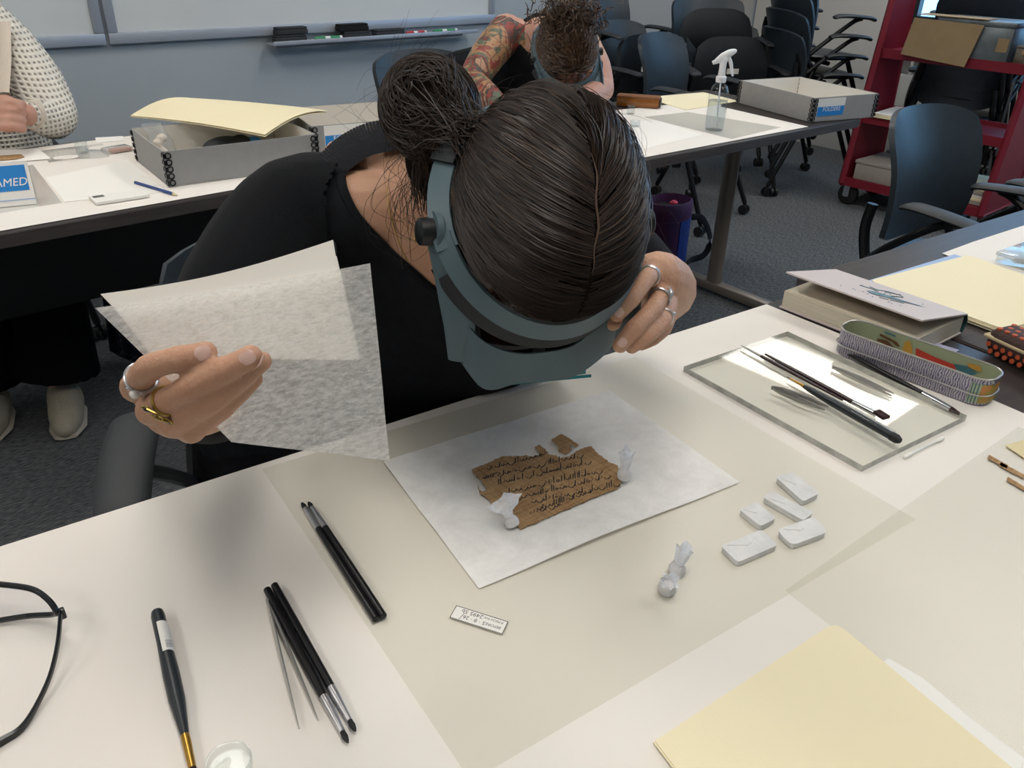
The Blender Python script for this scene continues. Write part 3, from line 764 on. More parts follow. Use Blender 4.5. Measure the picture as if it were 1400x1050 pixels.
# petri dish
c = P(315, 1052, TZ + .001); t = thing('petri_dish', 'small clear petri dish by the gold ferrule brush', 'petri dish', c)
obj('dish', MB().rings([[c + V((cos(a_) * r_, sin(a_) * r_, h)) for a_ in [2 * pi * k / 32 for k in range(32)]] for r_, h in ((.0001, .001), (.0155, .001), (.0165, .002), (.0165, .010), (.0155, .010), (.0155, .003), (.0001, .002))], cap=False), 'clear_hard', t)
obj('rim', MB().tube([c + V((cos(a_) * .0165, sin(a_) * .0165, .0105)) for a_ in [2 * pi * k / 32 for k in range(32)]], .0006, 6, closed=True), 'clear_hard', t)
# -------------------------------------------------- spectacles
mat('spec_frame', '1f2226', .25, spec=.6)
ZG = TZ + .003
gt = thing('spectacles', 'dark framed spectacles lying folded open on the white paper', 'spectacles', P(-20, 900, TZ + .002))
rim = [P(x, y, z) for x, y, z in [(-75, 790, TZ + .036), (-30, 797, TZ + .038), (10, 800, TZ + .038), (45, 806, TZ + .037), (66, 820, TZ + .034), (77, 836, TZ + .026), (72, 840, TZ + .018), (40, 842, TZ + .010), (0, 848, TZ + .006), (-50, 856, TZ + .004), (-90, 850, TZ + .008), (-105, 815, TZ + .02)]]
rp = smoothpath(rim + [rim[0]], 5)[:-1]
obj('rim', MB().tube(rp, .0027, 8, closed=True), 'spec_frame', gt)
cc = sum(rim, V()) / len(rim)
obj('lens', MB().add([cc] + rp, [(0, i + 1, (i + 1) % len(rp) + 1) for i in range(len(rp))]), 'spectacle_lens', gt)
hp = P(84, 835, TZ + .026)
obj('hinge', MB().rbox(hp + V((0, 0, -.003)), (.005, .006, .010), .001), 'spec_frame', gt)
tp_ = smoothpath([P(83, 836, TZ + .026), P(79, 880, TZ + .018), P(68, 925, TZ + .010), P(48, 968, TZ + .005), P(28, 997, TZ + .004), P(0, 1015, TZ + .004), P(-40, 1040, TZ + .004)], 5)
obj('temple', MB().tube(tp_, lerpl([.0030, .0030, .0028, .0030, .0038, .0046, .0044], len(tp_)), 8, ref=(0, 0, 1), flat=.6), 'spec_frame', gt)
rim2 = [P(x - 205, y + 26, z) for (x, y), z in zip([(-75, 790), (-30, 797), (10, 800), (45, 806), (66, 820), (77, 836), (72, 840), (40, 842), (0, 848), (-50, 856), (-90, 850), (-105, 815)], [TZ + .034] * 6 + [TZ + .016, TZ + .01, TZ + .006, TZ + .005, TZ + .01, TZ + .02])]
rp2 = smoothpath(rim2 + [rim2[0]], 4)[:-1]
obj('rim', MB().tube(rp2, .0021, 8, closed=True), 'spec_frame', gt)
obj('bridge', MB().tube([rim[11], rim2[5]], .0018, 8), 'spec_frame', gt)
# ------------------------------------------------------------------ whiteboards
def whiteboard(x0, x1, z0, z1, label):
    y = WY1 - .012; t = thing('whiteboard', label, 'whiteboard', ((x0 + x1) / 2, y, z0), 0, 'whiteboards on the back wall')
    obj('board', MB().box(((x0 + x1) / 2, y + .002, (z0 + z1) / 2), (x1 - x0 - .02, .012, z1 - z0 - .02)), 'whiteboard', t)
    for nm, c, s in (('bottom_frame', ((x0 + x1) / 2, y - .004, z0 + .022), (x1 - x0, .022, .044)), ('top_frame', ((x0 + x1) / 2, y - .004, z1 - .022), (x1 - x0, .022, .044)),
                     ('side_frame', (x0 + .02, y - .0045, (z0 + z1) / 2), (.04, .020, z1 - z0 - .086)), ('side_frame', (x1 - .02, y - .0045, (z0 + z1) / 2), (.04, .020, z1 - z0 - .086))):
        obj(nm, MB().rbox(c, s, .006), 'alu', t)
    return t
def wally(x, y):               # the point on the back wall plane
    d = ray(x, y); return CAM + d * ((WY1 - .02) / d.y)
bz = wally(400, 47).z; xs = wally(147, 55).x; xe = wally(676, 20).x
whiteboard(xs + .006, xe, bz, bz + 1.2, 'large whiteboard above the tray of felt erasers and markers')
whiteboard(xs - 1.6, xs - .006, bz, bz + 1.2, 'whiteboard above the cream knit cardigan')
ta, tb = wally(362, 54), wally(640, 46)
tz = (ta.z + tb.z) / 2 + .0
tr = thing('marker_tray', 'narrow aluminium tray below the whiteboard holding erasers and markers', 'tray', ((ta.x + tb.x) / 2, WY1 - .06, tz))
obj('shelf', MB().rbox(((ta.x + tb.x) / 2, WY1 - .064, tz), (tb.x - ta.x, .080, .008), .003), 'alu', tr)
obj('lip', MB().rbox(((ta.x + tb.x) / 2, WY1 - .104, tz + .005), (tb.x - ta.x, .006, .018), .002), 'alu', tr)
obj('bracket', MB().rbox(((ta.x + tb.x) / 2, WY1 - .028, tz - .012), (tb.x - ta.x - .1, .018, .020), .002), 'alu', tr)
def traypt(x): d = ray(x, 50); k = (WY1 - .064) / d.y; return (CAM + d * k).x
for i, (x0, x1, lv, m, lab_) in enumerate([(374, 417, 0, 'felt', 'grey felt eraser under another at the end of the tray'), (377, 419, 1, 'felt', 'grey felt eraser stacked on another at the end of the tray'),
                                     (468, 505, 0, 'felt', 'grey felt eraser below the black eraser on the tray'), (462, 502, 1, 'felt_black', 'black felt eraser on top of a grey one on the tray'), (512, 551, 0, 'felt', 'single grey felt eraser beside the red marker')]):
    a, b = traypt(x0), traypt(x1); z = tz + .0045 + lv * .0325
    e = thing('felt_eraser', lab_, 'eraser', ((a + b) / 2, WY1 - .062, z), 0, 'erasers on the marker tray')
    obj('felt_pad', MB().rbox(((a + b) / 2, WY1 - .062, z + .011), (b - a, .048, .021), .004), m, e)
    obj('grip', MB().rbox(((a + b) / 2, WY1 - .062, z + .0265), (b - a - .004, .044, .010), .004), m, e)
for x0, x1, m, lab_ in [(428, 465, 'green', 'whiteboard marker with green cap between the eraser stacks'), (553, 580, 'red', 'whiteboard marker with red cap next to the single eraser'), (590, 622, 'green', 'whiteboard marker with green cap near the tray end by the red one')]:
    a, b = traypt(x0), traypt(x1); z = tz + .0135
    e = thing('whiteboard_marker', lab_, 'marker', ((a + b) / 2, WY1 - .080, z - .009), 0, 'markers on the tray')
    obj('barrel', MB().cyl((a + (b - a) * .36, WY1 - .080, z), (b, WY1 - .080, z), .008), 'marker_white', e)
    obj('cap', MB().tube([(a, WY1 - .080, z), (a + .008, WY1 - .080, z), (a + (b - a) * .36, WY1 - .080, z)], [.005, .0078, .009], 14), m, e)
    obj('stripe', MB().cyl((a + (b - a) * .55, WY1 - .080, z), (a + (b - a) * .9, WY1 - .080, z), .0083), m, e)

# ------------------------------------------------------------------ chairs
def make_chair(flip=False):
    """nesting chair on casters: moulded back, arms, seat (tipped up when nested). Faces -y, origin on the floor under the seat."""
    t = thing('nesting_chair', 'chair', 'chair')
    def back(u, v):
        x = (u - .5) * .45; e = abs(u - .5) * 2
        z = .50 + v * .37
        w_ = 1 - .10 * (1 - v) ** 2 - (.05 * max(0, (v - .85) / .15) ** 2)
        ztop = -.030 * e ** 4 * max(0, (v - .6) / .4) + .03 * e ** 4 * max(0, (.3 - v) / .3)
        return (x * w_, .225 + .075 * (v - .3) - .075 * e ** 2.2 * (.6 + .4 * v) - .03 * sin(pi * v), z + ztop)
    obj('backrest', MB().grid(back, 16, 12, -.016), 'chair_plastic', t, 50, world=False)
    if flip:
        def seat(u, v):
            x = (u - .5) * .44; e = abs(u - .5) * 2; y = .05 - .03 * sin(pi * v); z = .48 + .34 * v
            return (x * (1 - .25 * max(0, v - .5) ** 2 * 4 * .5), y - .02 * e * e, z - .05 * e ** 4 * v)
        obj('seat', MB().grid(seat, 14, 12, .03), 'chair_black', t, 50, world=False)
        obj('sticker', MB().box((.02, .012, .64), (.07, .002, .028)), 'sticker', t, 0, world=False)
    else:
        def seat(r, a_):
            pass
        R_ = []
        for rr, zz in ((.02, .462), (.8, .462), (.97, .458), (1.0, .448), (.96, .436), (.7, .428), (.02, .425)):
            R_.append([(cos(a_) * rr * .225 * (1 + .10 * abs(cos(a_) * sin(a_))), -.02 + sin(a_) * rr * .225 * (1 + .10 * abs(cos(a_) * sin(a_))), zz + .012 * (sin(a_) * rr) ** 2 * (1 if sin(a_) > 0 else -1)) for a_ in [2 * pi * k / 32 for k in range(32)]])
        obj('seat', MB().rings([[V(p) for p in r_] for r_ in R_]), 'chair_black', t, 50, world=False)
    for s in (-1, 1):
        obj('back_post', MB().tube(smoothpath([(s * .205, .20, .62), (s * .215, .20, .54), (s * .225, .16, .44), (s * .23, .12, .40)], 4), .016, 10), 'chair_tube', t, world=False)
        pth = smoothpath([(s * .225, .17, .45), (s * .25, .10, .52), (s * .265, .0, .60), (s * .266, -.06, .64), (s * .266, -.10, .652)], 5)
        obj('arm_frame', MB().tube(pth, .012, 8), 'chair_tube', t, world=False)
        pad = smoothpath([(s * .262, -.175, .640), (s * .264, -.16, .652), (s * .268, -.06, .662), (s * .266, .03, .664), (s * .262, .065, .655)], 5)
        obj('armrest', MB().tube(pad, lerpl([.020, .034, .036, .036, .026], len(pad)), 14, ref=(1, 0, 0), flat=.30), 'chair_arm', t, world=False)
        for nm, a_, b_ in (('leg', (s * .215, -.10, .43), (s * .25, -.27, .06)), ('leg', (s * .215, .08, .43), (s * .25, .27, .06))):
            l_ = obj(nm, MB().tube([a_, b_], .013, 10), 'chair_tube', t, world=False)
            cw = MB()
            for q in (-1, 1): cw.cyl((b_[0] + q * .006, b_[1], .026), (b_[0] + q * .020, b_[1], .026), .025, n=16)
            cw.cyl((b_[0], b_[1], .03), (b_[0], b_[1], .07), .009, n=8)
            obj('caster', cw, 'caster', l_, world=False)
    obj('seat_rail', MB().tube([(-.22, .02, .42), (.22, .02, .42)], .012, 8), 'chair_tube', t, world=False)
    return t
ch = make_chair(); chf = make_chair(True)
def setc(o, x, y, rz, label, group, z=0):
    o.location = (x, y, z); o.rotation_euler = (0, 0, rz); o['label'] = label; o['group'] = group
MCX, MCY, MCR = .475, .96, radians(-25)
setc(ch, MCX, MCY, MCR, 'dark chair the person in black is sitting on', 'chairs at the tables')
def chair(x, y, rz, label, group='chairs stored by the window wall', z=0, flip=False): return dup(chf if flip else ch, (x, y, z), rz, label, group)
cw_ = P(1280, 250, .76)
chair(2.53, .85, radians(-8), 'empty dark chair with curved back pulled up to the cream folders', 'chairs at the tables')
_p = P(1395, 268, .65)
chair(_p.x + .27, _p.y - .04, radians(180), 'dark chair mostly hidden, its armrest showing beside the cart wheel', 'chairs at the tables')
# stored chairs beyond the far tables
chair(3.45, 2.62, radians(10), 'single upright dark chair behind the spray bottle')
setc(chf, 3.74, 3.18, radians(4), 'tipped-seat chair with a white sticker behind the tattooed person', 'chairs stored by the window wall')
chair(3.82, 3.42, radians(4), 'dark chair nested behind the stickered tipped seat, next to the corner', z=.16)
for k in range(2):
    chair(4.10 + .05 * k, 2.86 + .16 * k, radians(-32), ['tipped-seat chair with sticker, lower of the nested pair between the stacks', 'tipped-seat chair nested above its partner between the stacks'][k], z=.0 + .13 * k, flip=True)
for k in range(4):
    chair(4.50 + .02 * k, 2.62 + .01 * k, radians(62), ['lowest chair of the four-high stack beside the heater', 'second chair up in the stack beside the heater', 'third chair up in the stack beside the heater', 'top chair of the stack beside the heater, seat catching window light'][k], 'stack of four chairs', z=.095 * k)
for k in range(4):
    chair(5.08 + .005 * k, 1.98 - .012 * k, radians(100), ['lowest stacked chair behind the red cart', 'second stacked chair behind the red cart', 'third stacked chair behind the red cart', 'top stacked chair behind the red cart'][k], 'stack behind the cart', z=.10 * k)

# ------------------------------------------------------------------ grey archival boxes
def flatp(p, q): return V((p[0], p[1], q))
def box_from(c0, ux, uy, sx, sy, h, z, label, m_out, sticker=None, beads=(0, 1), lid=None):
    """open clamshell tray: floor, four walls, metal-edged corners; c0 near corner, ux and uy along the sides"""
    ux, uy = V(ux).normalized(), V(uy).normalized(); c0 = V((c0[0], c0[1], z))
    t = thing('archival_box', label, 'box', c0 + ux * sx / 2 + uy * sy / 2, math.atan2(ux.y, ux.x), 'grey archival boxes')
    th = .003; M3 = rot3(ux, uy)
    def bx(a0, a1, b0, b1, z0, z1): return MB().box(c0 + ux * (a0 + a1) / 2 + uy * (b0 + b1) / 2 + V((0, 0, (z0 + z1) / 2)), (a1 - a0, b1 - b0, z1 - z0), M3)
    obj('floor_panel', bx(0, sx, 0, sy, 0, th), 'board_in', t, 0)
    for nm, q in (('front_wall', (0, sx, 0, th)), ('rear_wall', (0, sx, sy - th, sy)), ('end_wall', (0, th, 0, sy)), ('end_wall', (sx - th, sx, 0, sy))):
        w_ = obj(nm, bx(*q, 0, h), m_out, t, 0)
    ins = MB(); e = .0006
    for q in ((th, sx - th, th, th + e), (th, sx - th, sy - th - e, sy - th), (th, th + e, th, sy - th), (sx - th - e, sx - th, th, sy - th)):
        b_ = bx(*q, th, h - .001); ins.add(b_.v, b_.f)
    obj('lining', ins, 'board_in', t, 0)
    for kx, ky in ((0, 0), (1, 0), (0, 1), (1, 1)):
        cp = c0 + ux * sx * kx + uy * sy * ky; ox = ux * (-1 if kx == 0 else 1); oy = uy * (-1 if ky == 0 else 1)
        mb = MB()
        n_ = 5
        for i in range(n_):
            zz = h * (.12 + .76 * i / (n_ - 1))
            for o1, o2 in ((ox, oy), (oy, ox)):
                pc = cp + o2 * .0012 - o1 * .009 + V((0, 0, zz)); 
                mb.tube([pc + (o1 * cos(a_) + V((0, 0, 1)) * sin(a_)) * h * .075 for a_ in [2 * pi * k / 12 for k in range(12)]], .0016, 6, closed=True)
            mb.box(cp + V((0, 0, zz)) - (ox + oy) * .0008, (.008, .008, h * .12), M3)
        obj('corner_staples', mb, 'chair_tube', t)
    if sticker:
        f0, f1, z0, z1 = sticker; pc = c0 + ux * sx * (f0 + f1) / 2 - uy * .0008; wd_ = sx * (f1 - f0)
        st = obj('label_card', MB().box(pc + V((0, 0, (z0 + z1) / 2 * h)), (wd_, .0008, (z1 - z0) * h), M3), 'label_white', t, 0)
        obj('blue_panel', MB().box(pc - uy * .0006 + V((0, 0, (z0 * .72 + z1 * .28) * h - .0)), (wd_ * .98, .0008, (z1 - z0) * h * .52), M3), 'label_blue', st, 0)
        tm = text_mb('FOLDERS', wd_ * .16, frame4(pc - ux * wd_ * .3 - uy * .0012 + V((0, 0, (z0 * .72 + z1 * .28) * h)), ux, (0, 0, 1)), depth=.0001)
        obj('label_print', tm, 'label_white', st, 0)
    return t
# box with a folder across it
n0 = P(232, 257); r0 = P(412, 232); l0 = P(170, 205)
B1 = box_from(n0, (r0 - n0), (l0 - n0) - (r0 - n0).normalized() * (l0 - n0).dot((r0 - n0).normalized()), .385, .30, .085, TZ + .001, 'open grey archival box with a cream folder laid across it', 'board_grey')
n1 = P(424, 226); r1 = P(560, 212)
u1 = (r1 - n1).normalized()
B2 = box_from(n1 + V((.045, .06, 0)), u1, V((-u1.y, u1.x, 0)), .34, .28, .085, TZ + .001, 'open grey archival box with blue label behind the dark shoulder', 'board_grey', (.10, .46, .30, .98))
n2 = P(1108, 168); r2 = P(1190, 157); u2 = V((.80, -.18, 0)).normalized()
e2_ = P(1188, 163) - P(1108, 170); u2 = V((e2_.x, e2_.y, 0)).normalized()
B3 = box_from(P(1108, 168), u2, V((-u2.y, u2.x, 0)), .30, .40, .082, TZ + .001, 'open warm grey archival box with blue label at the table end', 'board_grey', (.06, .48, .22, .95))
# folder across the first box: a bent cream folder
zt = TZ + .088
fa, fb_, fc, fd = P(178, 158, zt + .006), P(362, 184, zt + .004), P(448, 151, zt + .010), P(285, 139, zt + .014)
def fold_fn(u, v):
    p = fa.lerp(fb_, u).lerp(fd.lerp(fc, u), v); return p + V((0, 0, .028 * sin(pi * v) * (1 - .4 * u) + .006 * sin(pi * u)))
fl = thing('file_folder', 'bent cream folder lying across the open grey box', 'folder', (fa + fc) / 2); fl.location.z = zt
obj('folder_leaf', MB().grid(fold_fn, 16, 12, .0012), 'folder', fl, 60)
obj('folder_leaf', MB().grid(lambda u, v: V(fold_fn(u, v)) - V((0, 0, .003 + .002 * u)), 16, 12, .0012), 'folder', fl, 60)
# things in that box
cb_ = MB()
p0 = P(215, 205, TZ + .05); cbg = thing('plastic_bag', 'clear plastic bag of pale wadding standing in the open grey box', 'bag', P(225, 222, TZ + .006))
def bagfn(u, v):
    a_ = 2 * pi * u; hh = v; rr = .030 * (1 - .25 * hh) * (1 + .25 * mnoise.noise(V((cos(a_) * 2, sin(a_) * 2, v * 5))))
    return P(234, 219, TZ + .006) + V((cos(a_) * rr * 1.1 - .028 * hh, sin(a_) * rr * .6 + .02 * hh, .095 * hh))
obj('film', MB().grid(bagfn, 24, 12), 'bag_film', cbg, 60)
wad = MB()
for k in range(6):
    c = P(234, 219, TZ + .02) + V((rnd.uniform(-.012, .012), rnd.uniform(-.008, .008), .011 * k)); wad.ell(c + V((-.004 * k, .003 * k, 0)), (.015, .011, .011), n=10, m=7)
obj('wadding', remesh(wad, .003, 4), mat('wadding', 'cfc6ba', .9, bump=(120, .5)), cbg)
gp = P(305, 188, TZ + .05)
gl_ = MB().ell(P(306, 200, TZ + .035), (.062, .030, .026), rot3((1, .1, 0), (0, 1, 0))).ell(P(330, 198, TZ + .035), (.03, .03, .028))
one('spectacle_case', remesh(gl_, .004, 4), 'glove', 'dark rounded case inside the open grey box under its folder', 'case')
one('blue_packet', MB().rbox(P(340, 200, TZ + .028), (.07, .05, .045), .012), 'label_blue', 'blue packet beside the dark case in the grey box', 'packet')

# ------------------------------------------------------------------ covers and things on the far left table
Z4 = TZ + .0010
cv = [P(-40, 324), P(300, 264.5), P(520, 226), P(600, 170), P(-40, 205)]
tl = [P(-3, 318), P(285, 268.5)]
edge_d = (P(290, 266.5) - P(0, 318)).normalized(); nrm = V((-edge_d.y, edge_d.x, 0))
pL = P(0, 317) - edge_d * .3; pR = P(290, 266) + edge_d * .70
one('paper_cover', MB().poly([flatp(p, TZ + .0004) for p in (pL + nrm * .004, pR + nrm * .004, pR + nrm * .72, pL + nrm * .72)], .0006), 'paper_white', 'white paper covering the table with the name card', 'paper', smooth=0)
def quad_sheet(name, pts, z, m, label, cat, t=.0006, curl=None):
    a, b, c, d = [P(x, y, z) for x, y in pts]
    def fn(u, v):
        p = a.lerp(b, u).lerp(d.lerp(c, u), v)
        return p + V((0, 0, curl(u, v) if curl else 0))
    return one(name, MB().grid(fn, 8, 8, t), m, label, cat, smooth=60)
quad_sheet('paper_sheet', [(62, 243), (88, 276), (228, 262), (175, 218)], TZ + .0022, 'paper_sheet', 'blank white sheet under the small notepad near the name card', 'paper', .0006)
quad_sheet('polyester_film', [(45, 225), (85, 277), (-20, 295), (-20, 232)], TZ + .0018, 'bag_film', 'clear crinkled sleeve beneath the name card', 'film', 0)
quad_sheet('polyester_film', [(55, 206), (67, 222), (150, 214), (140, 196)], TZ + .0030, 'bag_film', 'clear crinkled sleeve under the small clear jar', 'film', 0, lambda u, v: .004 * sin(7 * u) * sin(5 * v))
quad_sheet('paper_sheet', [(-20, 224), (70, 217), (52, 203), (-20, 206)], TZ + .0040, 'paper_sheet', 'white mount sheet under the far strip of papyrus', 'paper', .0008)
one('papyrus_strip', tri_sheet(MB(), ragged([P(x, y, TZ + .0056) for x, y in [(-20, 214), (12, 212), (30, 211), (34, 215), (20, 218), (-20, 221)]], .002, .02), .0008), 'papyrus', 'brown papyrus strip on the mount sheet in front of the cardigan', 'papyrus', smooth=0)
quad_sheet('paper_sheet', [(132, 195), (170, 192), (168, 186), (130, 188)], TZ + .0022, 'paper_sheet', 'white sheet behind the small clear jar', 'paper')
# small clear jar
c = P(113, 209, TZ + .0045)
def clear_jar(c, r, h, label):
    t = thing('clear_jar', label, 'jar', c)
    obj('wall', MB().rings([[c + V((cos(a_) * q, sin(a_) * q, z_)) for a_ in [2 * pi * k / 20 for k in range(20)]] for q, z_ in ((r * .9, 0), (r, .002), (r, h), (r * .9, h), (r * .88, .003))], cap=False), 'clear_hard', t)
    obj('base', MB().cyl(c + V((0, 0, .0005)), c + V((0, 0, .002)), r * .95, n=20), 'clear_hard', t)
    obj('rim', MB().tube([c + V((cos(a_) * r, sin(a_) * r, h)) for a_ in [2 * pi * k / 20 for k in range(20)]], r * .06, 6, closed=True), 'clear_hard', t)
clear_jar(c, .016, .030, 'small clear jar on the crinkled sleeve beyond the name card')
# tissue packet with a reddish print
tpk = thing('tissue_packet', 'small pink and clear packet beside the grey box corner', 'packet', P(160, 205, TZ + .001))
pc = P(160, 204, TZ + .008)
obj('pouch', MB().rbox(pc, (.075, .045, .014), .006, rot3((1, .15, 0), (0, 1, 0))), 'bag_film', tpk)
obj('contents', MB().rbox(pc + V((.006, -.004, -.001)), (.055, .032, .008), .003, rot3((1, .15, 0), (0, 1, 0))), mat('salmon', 'c9957c', .7), tpk)
# notepad and pencil
nq = [P(121, 268, TZ + .009), P(131, 277, TZ + .009), P(204, 266, TZ + .009), P(185, 260, TZ + .009)]
npd = thing('notepad', 'small white notepad with printed corner beside the blue pencil', 'notepad', sum(nq, V()) / 4); npd.location.z = TZ + .0026
obj('pages', MB().poly([flatp(p, TZ + .0030) for p in nq], .006), 'label_white', npd, 0)
obj('printed_mark', MB().poly([flatp(nq[0].lerp(nq[3], a_).lerp(nq[1].lerp(nq[2], a_), b_), TZ + .0092) for a_, b_ in ((.05, .12), (.28, .10), (.28, .35), (.05, .38))], .0003), 'ink_grey', npd, 0)
a, b = P(185, 249.5, TZ + .0055), P(243, 267, TZ + .0045)
pn = thing('pencil', 'dark blue hexagonal pencil lying in front of the grey box', 'pencil', (a + b) / 2); pn.location.z = TZ + .001
obj('barrel', MB().tube([a, a.lerp(b, .9)], .0042, 6), 'pencil_blue', pn, 20)
obj('cone', MB().tube([a.lerp(b, .9), a.lerp(b, .985)], [.004, .0012], 8), 'manila', pn)
obj('lead', MB().tube([a.lerp(b, .985), b], [.0012, .0003], 6), 'ink', pn)
# name card: a folded tent card
b0, b1 = P(-60, 291), P(51, 280.5)
cu = (b1 - b0).normalized(); cn = V((-cu.y, cu.x, 0)); hgt = .088
zc = TZ + .003; bb0, bb1 = flatp(b0, zc), flatp(b1, zc); lean = cn * .028 + V((0, 0, hgt))
nt_ = thing('name_card', 'folded white name card with blue panel and white italic capitals', 'name card', (bb0 + bb1) / 2 + cn * .028, 0)
obj('card', MB().poly([bb0, bb1, bb1 + lean, bb0 + lean], .0006, -cn).poly([bb0 + lean, bb1 + lean, bb1 + cn * .056, bb0 + cn * .056], .0006, cn), 'label_white', nt_, 0)
fn_ = cu.cross(lean).normalized(); fn_ = fn_ if fn_.dot(-cn) > 0 else -fn_
wdt = (bb1 - bb0).length
def oncard(u, v, e=.0010): return bb0 + cu * wdt * u + lean * v + fn_ * e
obj('blue_panel', MB().poly([oncard(0, .34), oncard(.955, .34), oncard(.955, .93), oncard(0, .93)], .0003, fn_), 'label_blue', nt_, 0)
obj('lettering', text_mb('AMED', .0240, frame4(oncard(.945, .46, .0016), cu, lean), shear=.22, depth=.0002, align='RIGHT'), 'label_white', nt_, 0, 'white italic capitals')
for v_, h_ in ((.12, .05),):
    obj('card_line', MB().poly([oncard(0, v_), oncard(1.0, v_), oncard(1.0, v_ + .025), oncard(0, v_ + .025)], .0002, fn_), mat('pale_blue', '9db4dc', .6), nt_, 0)

# ------------------------------------------------------------------ far right table
ed = (P(1105, 173.5) - P(870, 217.5)).normalized(); en = V((-ed.y, ed.x, 0)); a0 = P(870, 217.5)
wE = P(1105, 173.5)
one('paper_cover', MB().poly([flatp(p, TZ + .0004) for p in (a0 - ed * .24, wE, P(985, 146), P(990, 136), a0 - ed * .24 + en * .64)], .0006), 'paper_white', 'white paper covering the table with the spray bottle', 'paper', smooth=0)
quad_sheet('file_folder', [(880, 133), (938, 150), (1010, 138), (962, 126)], TZ + .0030, 'folder', 'flat cream folder behind the spray bottle beside the amber box', 'folder', .002)
quad_sheet('polyester_film', [(880, 160), (1000, 190), (1068, 174), (940, 153)], TZ + .0022, 'film', 'clear film under the spray bottle', 'film', 0)
quad_sheet('paper_sheet', [(862, 165), (874, 205), (962, 184), (900, 165)], TZ + .0016, 'paper_sheet', 'white sheet in front of the film by the spray bottle', 'paper')
# amber box
p1, p2 = P(842, 146), P(900, 150); au = flatp(p2 - p1, 0).normalized(); an = V((-au.y, au.x, 0))
ab = thing('amber_box', 'translucent amber and brown slide box near the tattooed arm', 'box', (p1 + p2) / 2)
Ma = rot3(au, an); la_ = (p2 - p1).length; ca_ = (p1 + p2) / 2 + an * .03
obj('body', MB().rbox(ca_ + V((0, 0, .018)), (la_, .055, .032), .004, Ma), 'amber', ab)
obj('lid', MB().rbox(ca_ + V((0, 0, .037)), (la_ + .002, .057, .008), .003, Ma), 'wood_box', ab)
obj('end_cap', MB().rbox(ca_ + au * (la_ / 2 + .002) + V((0, 0, .02)), (.008, .05, .030), .003, Ma), 'wood_dark', ab)
clear_jar(P(862, 156, TZ + .001), .014, .028, 'small clear jar in front of the amber box')
clear_jar(P(868, 173, TZ + .002), .016, .018, 'low clear pot at the edge of the white sheet by the spray bottle')
# spray bottle
c = P(976, 178, TZ + .0036); sb = thing('spray_bottle', 'clear spray bottle half full of water with white trigger', 'bottle', c)
r_ = .031
def prof(l): return [[c + V((cos(a_) * q, sin(a_) * q, z_)) for a_ in [2 * pi * k / 28 for k in range(28)]] for q, z_ in l]
obj('bottle', MB().rings(prof([(.0005, .001), (r_ * .9, .001), (r_, .006), (r_, .110), (r_ * .95, .124), (r_ * .75, .138), (r_ * .45, .146), (.013, .152), (.013, .166)]), cap=False), 'clear_hard', sb)
wm_ = clear_mat('water', 'eff2f4', .10, .02, .03)
obj('water', MB().rings(prof([(.0005, .003), (r_ * .92, .003), (r_ * .95, .01), (r_ * .95, .094), (.0005, .094)]), cap=False), 'water', sb)
obj('dip_tube', MB().tube(smoothpath([c + V((0, 0, .15)), c + V((.004, .0, .09)), c + V((.012, 0, .01))], 5), .0025, 8), 'white_plastic', sb)
obj('collar', MB().lathe(c + V((0, 0, .150)), (0, 0, 1), [(.0155, 0), (.0165, .002), (.0165, .016), (.012, .020), (.0105, .040)], 20), 'white_plastic', sb)
hd = _rt0.copy()
hx = V((-hd.x, -hd.y, 0)); hz = V((0, 0, 1)); hc = c + V((0, 0, .185))
head_ = MB().tube(smoothpath([hc - hx * .012, hc + hz * .022 - hx * .006, hc + hz * .040 - hx * .004, hc + hz * .046 + hx * .022, hc + hz * .038 + hx * .046][::1], 4), lerpl([.010, .011, .014, .0115, .007], 17), 12, rnd_end=True)
head_ = MB().tube(smoothpath([hc, hc + hz * .022, hc + hz * .036 - hx * .002], 4), lerpl([.0105, .011, .013], 9), 14).tube(smoothpath([hc + hz * .058 - hx * .030, hc + hz * .052 - hx * .016, hc + hz * .040 + hx * .004, hc + hz * .026 + hx * .024], 4), lerpl([.008, .012, .013, .008], 13), 14, flat=.8, rnd_end=True)
obj('spray_head', remesh(head_, .0025, 3), 'white_plastic', sb)
obj('nozzle', MB().cyl(hc + hz * .026 + hx * .024, hc + hz * .022 + hx * .034, .007, .006, 14), 'white_plastic', sb)
tg = smoothpath([hc + hz * .040 - hx * .014, hc + hz * .022 - hx * .024, hc + hz * .000 - hx * .030, hc - hz * .016 - hx * .036], 4)
obj('trigger', MB().tube(tg, lerpl([.006, .006, .005, .003], len(tg)), 10), 'white_plastic', sb)
